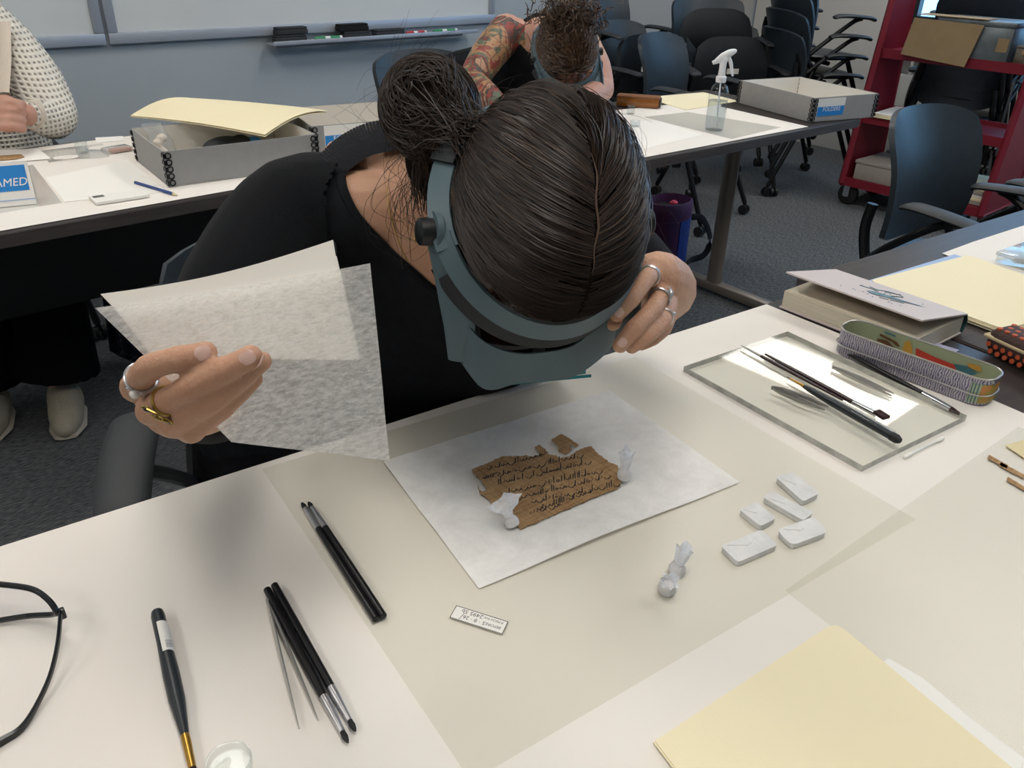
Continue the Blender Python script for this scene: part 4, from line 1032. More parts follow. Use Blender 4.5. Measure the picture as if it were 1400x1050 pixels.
# ------------------------------------------------------------------ book cart
CX0, CX1, CY0, CY1 = 4.34, 4.74, 1.44, 2.19
ct = thing('book_cart', 'red metal book cart with sloping ends and three shelves', 'cart', ((CX0 + CX1) / 2, (CY0 + CY1) / 2, 0))
cxm = (CX0 + CX1) / 2
for y in (CY0, CY1):
    pts = [(CX0, .12), (CX1, .12), (cxm + .13, 1.16), (cxm - .08, 1.16)]
    en_ = obj('end_panel', MB().poly([V((x_, y - .012, z_)) for x_, z_ in pts], .024, (0, 1, 0)), 'red_paint', ct, 20)
    for (xa, za), (xb, zb) in zip(pts, pts[1:] + pts[:1]):
        obj('flange', MB().tube([(xa, y, za), (xb, y, zb)], .018, 4), 'red_paint', en_, 20)
for zz, xa, xb in ((.14, CX0 + .01, CX1 - .01), (.475, CX0 + .05, CX1 - .04), (.80, CX0 + .10, CX1 - .07)):
    s_ = obj('shelf', MB().box(((xa + xb) / 2, (CY0 + CY1) / 2, zz), (xb - xa, CY1 - CY0 - .02, .012)), 'red_paint', ct, 0)
    obj('shelf_lip', MB().box((xa, (CY0 + CY1) / 2, zz - .008), (.012, CY1 - CY0 - .02, .046)), 'red_paint', s_, 0)
    obj('shelf_lip', MB().box((xb, (CY0 + CY1) / 2, zz + .008), (.012, CY1 - CY0 - .02, .040)), 'red_paint', s_, 0)
for x_ in (CX0 + .05, CX1 - .05):
    for y in (CY0 + .03, CY1 - .03):
        cs = obj('caster_fork', MB().box((x_ - .028, y + .0, .085), (.006, .035, .075)).box((x_ + .028, y, .085), (.006, .035, .075)).box((x_, y, .122), (.066, .06, .010)), 'chrome', ct, 0)
        obj('caster_wheel', MB().tube([(x_ - .018, y, .056), (x_ - .014, y, .056), (x_ + .014, y, .056), (x_ + .018, y, .056)], [.046, .055, .055, .046], 24), 'rubber', cs)
        obj('axle', MB().cyl((x_ - .032, y, .056), (x_ + .032, y, .056), .012), 'chrome', cs)
# on the cart
tin = thing('metal_box', 'worn grey metal box on the top shelf of the cart', 'box', (cxm + .02, 1.75, .81))
obj('body', MB().rbox((cxm + .015, 1.745, .885), (.24, .36, .150), .006), 'tin_grey', tin)
obj('lid', MB().rbox((cxm + .015, 1.745, .972), (.25, .37, .026), .006), 'tin_grey', tin)
obj('paper_patch', MB().box((cxm - .107, 1.60, .885), (.002, .05, .06)), 'kraft', tin, 0)
ob_ = thing('brown_card', 'brown card hung over the front of the grey metal box', 'card', (cxm - .112, 1.84, .80))
obj('panel', MB().poly([V((cxm - .118, 1.70, .965)), V((cxm - .130, 1.735, .775)), V((cxm - .130, 2.06, .80)), V((cxm - .118, 2.04, .972))], .004, (-1, 0, 0)), 'kraft', ob_, 0)
obj('top_flap', MB().box((cxm - .06, 1.86, .9885), (.115, .34, .003)), 'kraft', ob_, 0)
mb2 = thing('metal_box', 'small rusty metal box near the end of the cart top shelf', 'box', (cxm - .02, 1.50, .81))
obj('body', MB().rbox((cxm - .02, 1.49, .845), (.15, .10, .070), .005), mat('tin_rusty', '7b7468', .5, .4, var=(14, '54473a', .9), bump=(40, .1)), mb2)
obj('lid', MB().rbox((cxm - .02, 1.49, .885), (.156, .104, .014), .005), 'tin_rusty', mb2)
obj('clasp', MB().rbox((cxm - .099, 1.50, .862), (.006, .022, .022), .003), 'kraft', mb2)
fl2 = thing('folder_stack', 'stack of cream folders on the middle shelf of the cart', 'folders', (cxm, 1.98, .483))
for k in range(4):
    obj('folder', MB().rbox((cxm - .02 + .006 * k, 1.95 - .008 * k, .486 + k * .0058), (.30, .40, .005), .001, rot3((1, .03 * k, 0), (0, 1, 0))), 'folder' if k != 3 else 'paper_sheet', fl2)
bx2 = thing('storage_box', 'grey lidded storage box on the bottom shelf of the cart', 'box', (cxm, 1.98, .148))
obj('body', MB().rbox((cxm - .01, 1.97, .196), (.30, .36, .095), .004), 'board_warm', bx2)
obj('lid', MB().rbox((cxm - .01, 1.97, .243), (.31, .37, .018), .004), 'board_warm', bx2)
bx3 = thing('paper_stack', 'stack of papers and card on the bottom shelf beside the storage box', 'papers', (cxm, 1.6, .148))
for k in range(5):
    obj('sheet', MB().rbox((cxm + .004 * (k % 3), 1.60 + .006 * (k % 2), .157 + k * .018), (.28, .26, .016), .002), ('board_warm', 'folder', 'paper_sheet')[k % 3], bx3)
# ------------------------------------------------------------------ bag on the floor
bc = P(906, 362, 0) + V((.035, .03, 0)); bg = thing('lunch_bag', 'blue and purple cylindrical insulated bag with black strap on the carpet', 'bag', bc)
def bprof(l, n=24): return [[bc + V((cos(2 * pi * k / n) * q, sin(2 * pi * k / n) * q * .8, z_)) for k in range(n)] for q, z_ in l]
bag_body = MB().rings(bprof([(.10, .0), (.108, .01), (.112, .12), (.113, .20), (.110, .205)]))
obj('body', bag_body, 'bag_black', bg)
obj('collar', MB().rings(bprof([(.112, .20), (.116, .24), (.114, .285), (.104, .290), (.098, .25), (.09, .21)]), cap=False), 'bag_purple', bg, 60)
obj('lining', MB().rings(bprof([(.098, .25), (.02, .235)])), 'bag_black', bg)
fv = V((-.66, -.75, 0)).normalized(); fs_ = V((fv.y, -fv.x, 0))
obj('blue_panel', MB().grid(lambda u, v: bc + V((cos(-1.75 + 2.6 * u) * .1165, sin(-1.75 + 2.6 * u) * .1165 * .8, .012 + v * .20)), 12, 4, .003), 'bag_blue', bg)
obj('purple_panel', MB().grid(lambda u, v: bc + V((cos(-3.4 + 1.6 * u) * .1165, sin(-3.4 + 1.6 * u) * .1165 * .8, .012 + v * .20)), 12, 4, .003), 'bag_purple', bg)
st = smoothpath([bc + V((.105, -.05, .20)), bc + V((.155, -.075, .19)), bc + V((.185, -.11, .10)), bc + V((.16, -.11, .03)), bc + V((.10, -.09, .012)), bc + V((.05, -.10, .010))], 5)
obj('strap', MB().tube(st, .014, 8, ref=(.2, .2, 1), flat=.12), 'bag_black', bg)
obj('bottle_cap', MB().lathe(bc + V((.03, .0, .235)), (0, 0, 1), [(.018, 0), (.018, .035), (.010, .042)], 14), 'bag_pink', bg)

# ------------------------------------------------------------------ right table: folders, book, tin, case
zf = TZ + .012
fq = [P(1190, 384, zf), P(1325, 349, zf), P(1520, 420, zf), P(1372, 450, zf)]
t = thing('folder_stack', 'stack of cream folders with rounded corners beside the open book', 'folders', (fq[0] + fq[2]) / 2); t.location.z = TZ + .001
for k in range(5):
    off = V((.002 * sin(k * 2.2), .002 * cos(k * 1.7), -.0022 * (4 - k) - .0016))
    obj('folder', MB().poly([p + off for p in rounded(fq, .012, [0, 1, 2, 3])], .0018), 'folder', t, 0)
one('blue_sheet', MB().poly([P(1180, 386, TZ + .0006), P(1305, 348, TZ + .0006), P(1330, 356, TZ + .0006), P(1205, 396, TZ + .0006)], .0006), mat('pale_blue_card', '9fb6d8', .6), 'pale blue sheet showing under the cream folder stack', 'paper', smooth=0)
one('paper_cover', MB().poly([P(1288, 346.5, TZ + .0003), P(1330, 331, TZ + .0003), P(1420, 302, TZ + .0003), P(1640, 390, TZ + .0003), P(1520, 440, TZ + .0003)], .0006), 'paper_white', 'white paper beyond the cream folder stack', 'paper', smooth=0)
c = P(1408, 352, TZ + .014); t = thing('plastic_box', 'low clear plastic box on the white paper beyond the folders', 'box', c); t.location.z = TZ + .001
Mx = rot3((1, -.1, 0), (0, 1, 0))
obj('tray', MB().rbox(c + V((0, 0, -.004)), (.11, .08, .016), .004, Mx), 'clear_hard', t)
obj('lid', MB().rbox(c + V((0, 0, .007)), (.114, .084, .008), .003, Mx), 'bag_film', t)
# book
bk = thing('book', 'pale pink hardback with a blue bird drawing, its cover held ajar', 'book', P(1200, 430, TZ + .001))
s0, s1 = P(1086, 393, TZ + .003), P(1335, 463, TZ + .003)     # spine side
f0, f1 = P(1070, 419, TZ + .003), P(1300, 510, TZ + .003)     # fore edge side
s0, s1, f0, f1 = [flatp(p, TZ + .001) for p in (P(1108, 386), P(1330, 470), P(1068, 420), P(1248, 508))]
s0 = P(1105, 392); s1 = P(1330, 474); f0 = P(1069, 420); f1 = f0 + (s1 - s0)
bu = (s1 - s0).normalized(); bn = V((bu.y, -bu.x, 0)); 
Lb = .235; Wb = .155
o0 = P(1068, 421); 
def bp_(u, v, z): return flatp(o0, TZ) + bu * Lb * u - bn * Wb * v + V((0, 0, z))
mat('book_cover', 'c9bdb8', .6, bump=(200, .03)); mat('book_spine', '1f4a4a', .6)
def pages_mat():
    m = mat('book_pages', 'd5cdba', .85, bump=(60, .5, (.2, .2, 30)), var=(90, 'bdb5a0', .8, (.05, .05, 40)))
pages_mat()
obj('back_cover', MB().poly([bp_(-.01, -.02, .001), bp_(1.01, -.02, .001), bp_(1.01, 1.0, .001), bp_(-.01, 1.0, .001)], .0025), 'book_cover', bk, 0)
obj('page_block', MB().poly([bp_(0, 0, .004), bp_(1, 0, .004), bp_(1, .98, .004), bp_(0, .98, .004)], .028), 'book_pages', bk, 0)
obj('front_cover', MB().grid(lambda u, v: bp_(-.01 + 1.02 * u, 1 - 1.02 * v, .034 + .030 * v), 6, 6, .0026), 'book_cover', bk, 0)
obj('spine', MB().grid(lambda u, v: bp_(-.01 + 1.02 * u, 1 + .05 * sin(pi * v), .002 + .032 * v), 6, 6, .002), 'book_spine', bk)
obj('endpaper', MB().poly([bp_(.01, .02, .0325), bp_(.99, .02, .0325), bp_(.99, .96, .0325), bp_(.01, .96, .0325)], .0006), mat('endpaper', 'd2c9b5', .8), bk, 0)
obj('bookmark', MB().poly([bp_(1.0, .05, .004), bp_(1.14, .10, .003), bp_(1.14, .55, .003), bp_(1.0, .50, .004)], .0012), mat('lilac', 'a9a9c4', .6), bk, 0)
def bird():
    """the ink drawing of a bird on the cover"""
    def cv_(u, v): return bp_(u, v, .034 + .030 * (1 - v) / 1.02 + .0035)
    m = MB()
    body = [(.46, .42), (.50, .36), (.56, .36), (.62, .42), (.70, .47), (.78, .53), (.84, .60), (.76, .56), (.68, .55), (.60, .55), (.53, .52), (.48, .48)]
    bm = bmesh.new(); f_ = bm.faces.new([bm.verts.new(cv_(*p)) for p in body]); bmesh.ops.triangulate(bm, faces=[f_]); bm.verts.index_update()
    m.add([v.co.copy() for v in bm.verts], [tuple(v.index for v in q.verts) for q in bm.faces]); bm.free()
    for l_ in ([(.50, .50), (.46, .62), (.52, .72)], [(.46, .62), (.40, .66)], [(.56, .52), (.52, .66), (.60, .76)], [(.60, .55), (.64, .70), (.58, .80)], [(.36, .55), (.44, .58), (.50, .56)], [(.66, .36), (.74, .42)], [(.60, .30), (.66, .33)], [(.52, .72), (.60, .76)]):
        m.tube([cv_(*p) for p in l_], .0007, 5)
    for k in range(16): m.lathe(cv_(.35 + .03 * k + rnd.uniform(-.02, .02), rnd.choice((.25, .28, .62, .66)) + rnd.uniform(-.04, .04)), (0, 0, 1), [(.0012, 0), (.0012, .0003)], 6)
    return m
obj('bird_drawing', bird(), mat('bird_blue', '6f8a92', .7, var=(60, '4a6670', .8)), bk, 0)
# pencil tin: long open tray with rounded ends, printed outside and in
zt0 = TZ + .0015; hT = .041
ta_, tb_ = P(1152, 482, zt0), P(1345, 566, zt0)
ta_, tb_ = P(1145, 476, zt0), P(1351, 553, zt0)
tu = (tb_ - ta_).normalized(); tn = V((tu.y, -tu.x, 0)); tn = tn if tn.dot(-ta_) > 0 else -tn
Lt = (tb_ - ta_).length; Wt = .058
pt = thing('pencil_tin', 'open pencil tin with purple wave print and painted figures inside', 'tin', (ta_ + tb_) / 2)
def outline(off, zz, n=8):
    o_ = []; hw = Wt / 2 - off; hl = Lt / 2 - off; rr = hw * .8; c = (ta_ + tb_) / 2 - tn * Wt * .12
    for sx, sy, a0_ in ((1, 1, 0), (-1, 1, pi / 2), (-1, -1, pi), (1, -1, 3 * pi / 2)):
        for k in range(n + 1):
            a_ = a0_ + pi / 2 * k / n; o_.append(c + tu * (sx * (hl - rr) + cos(a_) * rr) + tn * (sy * (hw - rr) + sin(a_) * rr) + V((0, 0, zz)))
    return o_
def tin_mats():
    m = mat('tin_outside', '8a8399', .4, .2)
    n, l, b = nodes_of(m); tc = n.new('ShaderNodeTexCoord'); w_ = n.new('ShaderNodeTexWave'); w_.inputs['Scale'].default_value = 95; w_.inputs['Distortion'].default_value = 6; w_.inputs['Detail Scale'].default_value = 1.6
    mp = n.new('ShaderNodeMapping'); mp.inputs['Rotation'].default_value = (0, 0, math.atan2(tu.y, tu.x) * -1); l.new(tc.outputs['Object'], mp.inputs['Vector']); l.new(mp.outputs['Vector'], w_.inputs['Vector'])
    cr = n.new('ShaderNodeValToRGB'); cr.color_ramp.interpolation = 'CONSTANT'
    cr.color_ramp.elements[0].color = lin('6a6384'); cr.color_ramp.elements[1].position = .45; cr.color_ramp.elements[1].color = lin('b5b4b8')
    l.new(w_.outputs['Fac'], cr.inputs[0]); l.new(cr.outputs[0], b.inputs['Base Color'])
    m = mat('tin_end', '8f9a86', .4, .2)
    n, l, b = nodes_of(m); tc = n.new('ShaderNodeTexCoord'); w_ = n.new('ShaderNodeTexWave'); w_.wave_type = 'RINGS'; w_.rings_direction = 'Z'; w_.inputs['Scale'].default_value = 90
    l.new(tc.outputs['Object'], w_.inputs['Vector'])
    cr = n.new('ShaderNodeValToRGB'); cr.color_ramp.interpolation = 'CONSTANT'
    cr.color_ramp.elements[0].color = lin('4a6a70'); cr.color_ramp.elements[1].position = .4; cr.color_ramp.elements[1].color = lin('9aa68c')
    l.new(w_.outputs['Fac'], cr.inputs[0]); l.new(cr.outputs[0], b.inputs['Base Color'])
tin_mats()
mat('tin_inside', '9fa68b', .45, .15, var=(15, '959c82', .6))
obj('wall', MB().rings([outline(.002, 0.0), outline(0, .003), outline(0, hT)], cap=False), 'tin_outside', pt, 50)
obj('interior', MB().rings([outline(.0012, hT), outline(.0014, .003)], cap=False).poly(outline(.0014, .0015), .0012), 'tin_inside', pt, 50)
obj('rolled_rim', MB().tube(outline(0, hT), .0015, 6, closed=True), 'steel', pt)
obj('wire_band', MB().tube(outline(-.0022, .017), .0011, 6, closed=True), 'steel', pt)
cT = (ta_ + tb_) / 2 - tn * Wt * .12
def pf(u, v, z): return cT + tu * u * Lt / 2 + tn * v * Wt / 2 + V((0, 0, z))
ep = MB(); 
oo = [outline(-.0006, z_) for z_ in (.004, .034)]
n_ = len(oo[0]); idx = [k for k in range(n_) if (oo[0][k] - cT).dot(tu) > Lt / 2 - .030]
idx = sorted(idx, key=lambda k: math.atan2((oo[0][k] - cT).dot(tn), (oo[0][k] - cT).dot(tu) - Lt / 2 + .04))
obj('end_print', MB().add([oo[0][k] for k in idx] + [oo[1][k] for k in idx], [(i, i + 1, len(idx) + i + 1, len(idx) + i) for i in range(len(idx) - 1)]), 'tin_end', pt, 60)
idx2 = [k for k in idx if (oo[0][k] - cT).dot(tu) > Lt / 2 - .012]
o3 = [outline(-.0010, z_) for z_ in (.005, .033)]
obj('end_stripe', MB().add([o3[0][k] for k in idx2] + [o3[1][k] for k in idx2], [(i, i + 1, len(idx2) + i + 1, len(idx2) + i) for i in range(len(idx2) - 1)]), mat('tin_orange', 'b8743a', .45, var=(120, '8a8a3a', .9)), pt, 60)
# the painting on the far inner wall and floor: a figure in red, yellow and blue
def inner(u, v): return cT + tu * u * Lt / 2 - tn * (Wt / 2 - .0024) + V((0, 0, .003 + v * (hT - .005)))
def blot(pts, m, nm):
    bm = bmesh.new(); f_ = bm.faces.new([bm.verts.new(inner(*p)) for p in pts]); bmesh.ops.triangulate(bm, faces=[f_]); bm.verts.index_update()
    x = MB().add([v.co + tn * .0005 for v in bm.verts], [tuple(v.index for v in q.verts) for q in bm.faces]); bm.free()
    obj(nm, x, m, pt, 0)
mat('paint_red', 'b5372c', .5); mat('paint_ochre', 'b98a3a', .5); mat('paint_blue', '3f6a78', .5); mat('paint_brown', '5e3d2a', .5)
blot([(-.10, .72), (.15, .62), (.42, .58), (.50, .40), (.42, .22), (.20, .30), (-.08, .42)], 'paint_red', 'red_robe')
blot([(-.26, .80), (-.20, .95), (-.14, .62), (-.12, .40), (-.26, .38)], 'paint_ochre', 'ochre_sleeve')
blot([(.40, .62), (.58, .72), (.70, .55), (.62, .35), (.46, .36)], 'paint_blue', 'blue_figure')
blot([(.55, .85), (.70, .90), (.74, .68), (.58, .66)], 'paint_ochre', 'ochre_head')
blot([(-.60, .80), (-.36, .70), (-.30, .55), (-.34, .50), (-.42, .62), (-.60, .70)], 'paint_brown', 'brown_branch')
blot([(-.62, .55), (-.48, .60), (-.30, .30), (-.34, .25), (-.50, .42), (-.62, .45)], 'paint_brown', 'brown_branch')
blot([(-.56, .98), (-.40, .95), (-.38, .88), (-.54, .90)], 'paint_blue', 'blue_leaf')
# brown case with red spots and a zip
c0_, c1_ = P(1362, 458, TZ + .022), P(1480, 512, TZ + .022)
cu_ = (c1_ - c0_).normalized(); pcs = thing('zip_case', 'dark brown padded case with red spots and a cream zip', 'case', (c0_ + c1_) / 2); pcs.location.z = TZ + .001
Mc = rot3(cu_, V((-cu_.y, cu_.x, 0)))
case = MB().rbox((c0_ + c1_) / 2, ((c1_ - c0_).length, .062, .042), .018, Mc, 4)
obj('body', case, mat('case_brown', '3a2622', .7, bump=(200, .3)), pcs)
obj('zip', MB().rbox((c0_ + c1_) / 2 + V((0, 0, .006)), ((c1_ - c0_).length + .002, .064, .006), .003, Mc, 2), mat('zip_cream', 'b9a884', .7), pcs)
cn_ = Mc @ V((0, 1, 0)); cn_ = cn_ if cn_.dot(-c0_) > 0 else -cn_
spot = MB()
for i in range(11):
    for j in range(2):
        s_ = (c0_ + c1_) / 2 + cu_ * (-.058 + i * .0125 + .006 * (j % 2)) + cn_ * .0312 + V((0, 0, -.004 - j * .010)); spot.lathe(s_, cn_, [(.0038, -.002), (.0038, .0002)], 10)
    for j in range(3):
        s_ = (c0_ + c1_) / 2 + cu_ * (-.056 + i * .0125 + .006 * (j % 2)) + cn_ * (.018 - j * .016) + V((0, 0, .0208)); spot.lathe(s_, (0, 0, 1), [(.004, -.003), (.004, .0004)], 10)
for j in range(3):
    for i in range(2):
        spot.lathe(c0_ - cu_ * .0002 + cn_ * (-.012 + .012 * j) + V((0, 0, -.004 - .010 * i)), -cu_, [(.0035, -.002), (.0035, .0004)], 10)
obj('red_spots', spot, mat('spot_red', 'b5532f', .7), pcs)
# ------------------------------------------------------------------ people
from mathutils.bvhtree import BVHTree
def catr(pts, rad, k=5):
    p = smoothpath(pts, k); return p, lerpl(rad, len(p))
def limb(mb, pts, rad, n=14, k=5, flat=None, ref=None, end=True):
    p, r_ = catr(pts, rad, k)
    if isinstance(flat, list): flat = lerpl(flat, len(p))
    mb.tube(p, r_, n, rnd_end=end, flat=flat, ref=ref); return mb
def proj(p):
    q = p - CAM; d = q.dot(_fw); return 700 + FPX * q.dot(_rt) / d, 525 - FPX * q.dot(_up) / d, d
def in_poly(x, y, poly):
    c = False; j = len(poly) - 1
    for i in range(len(poly)):
        xi, yi = poly[i]; xj, yj = poly[j]
        if (yi > y) != (yj > y) and x < (xj - xi) * (y - yi) / (yj - yi) + xi: c = not c
        j = i
    return c
def cut(mb, fn):
    """drop the faces whose centre fn() rejects"""
    keep = [f for f in mb.f if not fn(sum((mb.v[i] for i in f), V()) / len(f))]
    m = MB(); m.v = mb.v; m.f = keep; m.mi = [0] * len(keep); return m
def hair_mat(name, a, b_):
    m = mat(name, a, .42, spec=.45)
    n, l, b = nodes_of(m)
    oi = n.new('ShaderNodeNewGeometry'); cr = n.new('ShaderNodeValToRGB')
    cr.color_ramp.elements[0].color = lin(a); cr.color_ramp.elements[1].color = lin(b_)
    l.new(oi.outputs['Random Per Island'], cr.inputs[0]); l.new(cr.outputs[0], b.inputs['Base Color'])
    return m
hair_mat('hair_dark', '17110e', '3d2f26'); hair_mat('hair_brown', '2b1f17', '5a4230')
mat('scalp_hair', '120e0c', .9, spec=.1, var=(60, '1b1512', .8)); mat('parting', '5a473b', .7)
mat('scalp_brown', '2a1e17', .8, var=(60, '38291f', .8))
def strand(mb, path, r, n=3):
    mb.tube(path, lerpl([r, r, r * .5], len(path)), n, cap=False)

# ======================================================== the person at the near table
HC = D(751, 287, .745)
w0 = ray(751, 287).normalized()
H3 = Matrix((_rt, _up, -_fw)).transposed() @ Euler((radians(3), radians(15), radians(5.5)), 'XYZ').to_matrix()
HL, HF, HU = H3.col[0].copy(), -H3.col[1], H3.col[2].copy()
def hp(x, y, z): return HC + H3 @ V((x, y, z))
def hl(p): return H3.transposed() @ (p - HC)
neckb = D(650, 305, .95); shR = D(412, 303, .965); shL = D(810, 335, 1.02)
chest = D(625, 410, 1.10); belly = V((.49, .99, .72)); pelvis = V((.485, 1.02, .56))
SH = (shL - shR).normalized()
elR = D(292, 520, .86); wrR = D(276, 552, .640)
elL = D(890, 405, 1.06); wrL = D(898, 380, .865)
person = thing('person', 'person in black cardigan bending over the papyrus with magnifying visor', 'person', (pelvis.x, pelvis.y, 0))
body = MB()
# head: skull, face, jaw, nose, ears
body.ell(HC, (.074, .095, .096), H3, 28, 20)
body.ell(hp(0, -.028, -.075), (.060, .066, .072), H3)
body.ell(hp(0, -.062, -.120), (.032, .030, .026), H3)
limb(body, [hp(0, -.094, -.035), hp(0, -.108, -.060), hp(0, -.112, -.072)], [.007, .010, .012], 10)
body.ell(hp(0, -.094, -.102), (.022, .012, .010), H3)
for s in (-1, 1):
    body.ell(hp(s * .084, .018, -.068), (.010, .021, .036), rot3(H3 @ V((1, .25 * s, 0)), H3 @ V((-.25 * s, 1, 0))))
    body.ell(hp(s * .035, -.076, -.062), (.020, .016, .014), H3)
limb(body, [hp(0, .025, -.070), hp(0, .035, -.125), neckb], [.058, .054, .062], 18)
# trunk
limb(body, [neckb, neckb.lerp(chest, .5), chest, belly, pelvis], [.105, .146, .165, .150, .16], 22, 5, [.80, .75, .70, .70, .72], SH)
for sp, nb_ in ((shR, .5), (shL, .5)):
    limb(body, [neckb + HU * -.01, neckb.lerp(sp, .55) + V((0, 0, .012)), sp], [.050, .050, .050], 16)
limb(body, [neckb, D(545, 245, .985), D(485, 242, 1.0)], [.055, .060, .050], 16)
# arms
limb(body, [shR, shR.lerp(elR, .5), elR], [.052, .044, .038]); limb(body, [elR, elR.lerp(wrR, .4), wrR], [.038, .036, .026])
limb(body, [shL, shL.lerp(elL, .5) + V((.02, .0, 0)), elL], [.052, .046, .042]); limb(body, [elL, elL.lerp(wrL, .45) + _rt * .012, wrL], [.042, .040, .029])
# legs
kneeR, kneeL = V((.36, .62, .52)), V((.70, .64, .52))
for sg, kn in ((-1, kneeR), (1, kneeL)):
    hip = pelvis + SH * .085 * sg; ank = kn + V((.0, .12, -.44))
    limb(body, [hip, hip.lerp(kn, .5), kn], [.085, .075, .056]); limb(body, [kn, kn.lerp(ank, .35), ank], [.055, .052, .034])
    limb(body, [ank + V((0, .03, -.035)), ank + V((0, -.08, -.05)), ank + V((0, -.15, -.055))], [.03, .034, .024])
# hands
FW = []            # finger paths, kept for nails and rings
def finger(pts, rad, nm):
    p = [D(*q) for q in pts]; FW.append((nm, p, rad))
    pth, rr = catr(p, rad, 4)
    rr = [r_ * (1 + .07 * max(0, cos((i / 4 - round(i / 4)) * 2 * pi * 1.0)) * (1 if abs(i / 4 - round(i / 4)) < .3 else 0)) for i, r_ in enumerate(rr)]
    body.tube(pth, rr, 14, rnd_end=True)
finger([(184, 528, .585), (205, 503, .550), (247, 490, .538), (281, 482, .538)], [.0098, .0092, .0086, .0075], 'index')
finger([(205, 561, .582), (262, 529, .545), (308, 505, .534), (343, 487, .534)], [.0098, .0092, .0086, .0074], 'middle')
finger([(236, 581, .584), (290, 546, .552), (334, 512, .546), (357, 494, .547)], [.0095, .0088, .0082, .0070], 'ring')
finger([(262, 590, .592), (304, 558, .566), (330, 534, .560), (347, 518, .560)], [.0088, .0078, .0072, .0062], 'little')
finger([(278, 545, .640), (240, 520, .632), (240, 498, .622), (275, 488, .612)], [.014, .0125, .0115, .0090], 'thumb')
for (x, y, d_), r_ in (((186, 530, .590), .0115), ((207, 562, .588), .0115), ((236, 580, .590), .011), ((260, 588, .598), .0105)):
    limb(body, [D(x, y, d_), D((x + 276) / 2, (y + 545) / 2 + 3, (d_ + .64) / 2 - .003), wrR], [r_, .0125, .016], 12)
body.ell(D(245, 553, .606), (.030, .017, .026), rot3(_rt, _fw))
# the other hand, on the visor
finger([(892, 372, .850), (884, 381, .815), (863, 409, .792), (844, 430, .788)], [.0098, .0092, .0086, .0074], 'index')
finger([(909, 396, .852), (892, 423, .815), (866, 450, .792), (848, 472, .790)], [.0100, .0094, .0088, .0076], 'middle')
finger([(914, 416, .858), (905, 440, .826), (884, 460, .806), (864, 474, .802)], [.0094, .0088, .0082, .0070], 'ring')
finger([(916, 428, .866), (908, 449, .846), (893, 463, .832), (878, 471, .826)], [.0085, .0078, .0072, .0062], 'little')
finger([(890, 368, .872), (868, 385, .850), (850, 410, .830), (838, 440, .818)], [.013, .012, .0105, .0088], 'thumb')
for (x, y, d_), r_ in (((893, 373, .855), .0115), ((909, 396, .858), .0115), ((913, 414, .864), .011), ((914, 426, .872), .010)):
    limb(body, [D(x, y, d_), D(x * .5 + 450, y * .5 + 192, d_ * .5 + .44), wrL], [r_, .0135, .017], 12)
skin = remesh(body, .0021, 3, .5)
bvh_skin = BVHTree.FromPolygons(skin.v, skin.f)
obj('body', skin, 'skin', person, 80)
def cast(bvh, x, y, start=0.0):
    d = ray(x, y).normalized(); h = bvh.ray_cast(CAM + d * start, d)
    return h[0], h[1]
# nails
def nail(x, y, ang, ln, wd):
    p, n_ = cast(bvh_skin, x, y)
    if p is None: return
    ax = (_rt * cos(ang) - _up * sin(ang)); ax = (ax - n_ * ax.dot(n_)).normalized(); sd_ = n_.cross(ax)
    o_ = obj('fingernail', MB().grid(lambda u, v: p + ax * (u - .5) * ln + sd_ * (v - .5) * wd * (1 - .55 * abs(2 * u - 1) ** 4) + n_ * (.0006 - .35 * ((v - .5) * wd) ** 2 / wd - .0006 * (2 * u - 1) ** 2), 8, 8, .0005), 'nail', person, 60)
nail(277, 483, radians(-14), .0105, .0095); nail(338, 489, radians(-28), .0105, .0092); nail(357, 494, radians(-32), .0085, .0075)
nail(847, 427, radians(128), .0100, .0090); nail(851, 468, radians(126), .0100, .0088)
# eyes, closed behind the visor's lenses
for s in (-1, 1):
    obj('eye', MB().ell(hp(s * .033, -.084, -.044), (.011, .008, .011), H3, 14, 10), 'label_white', person)
# -------------------------------------------------- clothing
cl = MB()
for sp_ in (shR, shL): limb(cl, [neckb.lerp(sp_, .30), neckb.lerp(sp_, .62) + V((0, 0, .010)), neckb.lerp(sp_, .9)], [.056, .060, .056], 16)
limb(cl, [neckb.lerp(chest, .10), neckb.lerp(chest, .5), chest, belly, pelvis + V((0, .0, -.03))], [.118, .152, .172, .168, .185], 24, 5, [.78, .74, .70, .74, .76], SH)
top = remesh(cl, .006, 6)
NECK = [(565, 150), (535, 192), (500, 205), (462, 246), (485, 292), (535, 345), (585, 388), (622, 412), (700, 440), (760, 300), (700, 180)]
top = cut(top, lambda c: (lambda q: q[2] < 1.06 and in_poly(q[0], q[1], NECK))(proj(c)))
obj('top', top, 'cloth_black', person, 80, 'black top with sparse pale flowers')
bvh_top = BVHTree.FromPolygons(top.v, top.f)
cg = MB()
back = -(chest - neckb).cross(SH).normalized()
back = back if back.dot(w0) > 0 else -back
limb(cg, [neckb.lerp(chest, .02) + back * .035, neckb.lerp(chest, .5) + back * .035, chest + back * .030, belly + back * .02, pelvis + back * .01], [.125, .160, .180, .175, .19], 24, 5, [.72, .66, .60, .64, .70], SH)
limb(cg, [neckb.lerp(shR, .55) + V((0, 0, .006)), shR + V((0, 0, .004)), shR.lerp(elR, .5) - _rt * .02, elR, elR.lerp(wrR, .50)], [.066, .074, .070, .060, .048], 18)
limb(cg, [neckb.lerp(shL, .55) + V((0, 0, .006)), shL + V((0, 0, .004)), shL.lerp(elL, .6) + V((.02, 0, 0)), elL + _fw * .02 + _up * .006, elL.lerp(wrL, .22) + _fw * .012 + _up * .008], [.060, .060, .050, .050, .044], 18)
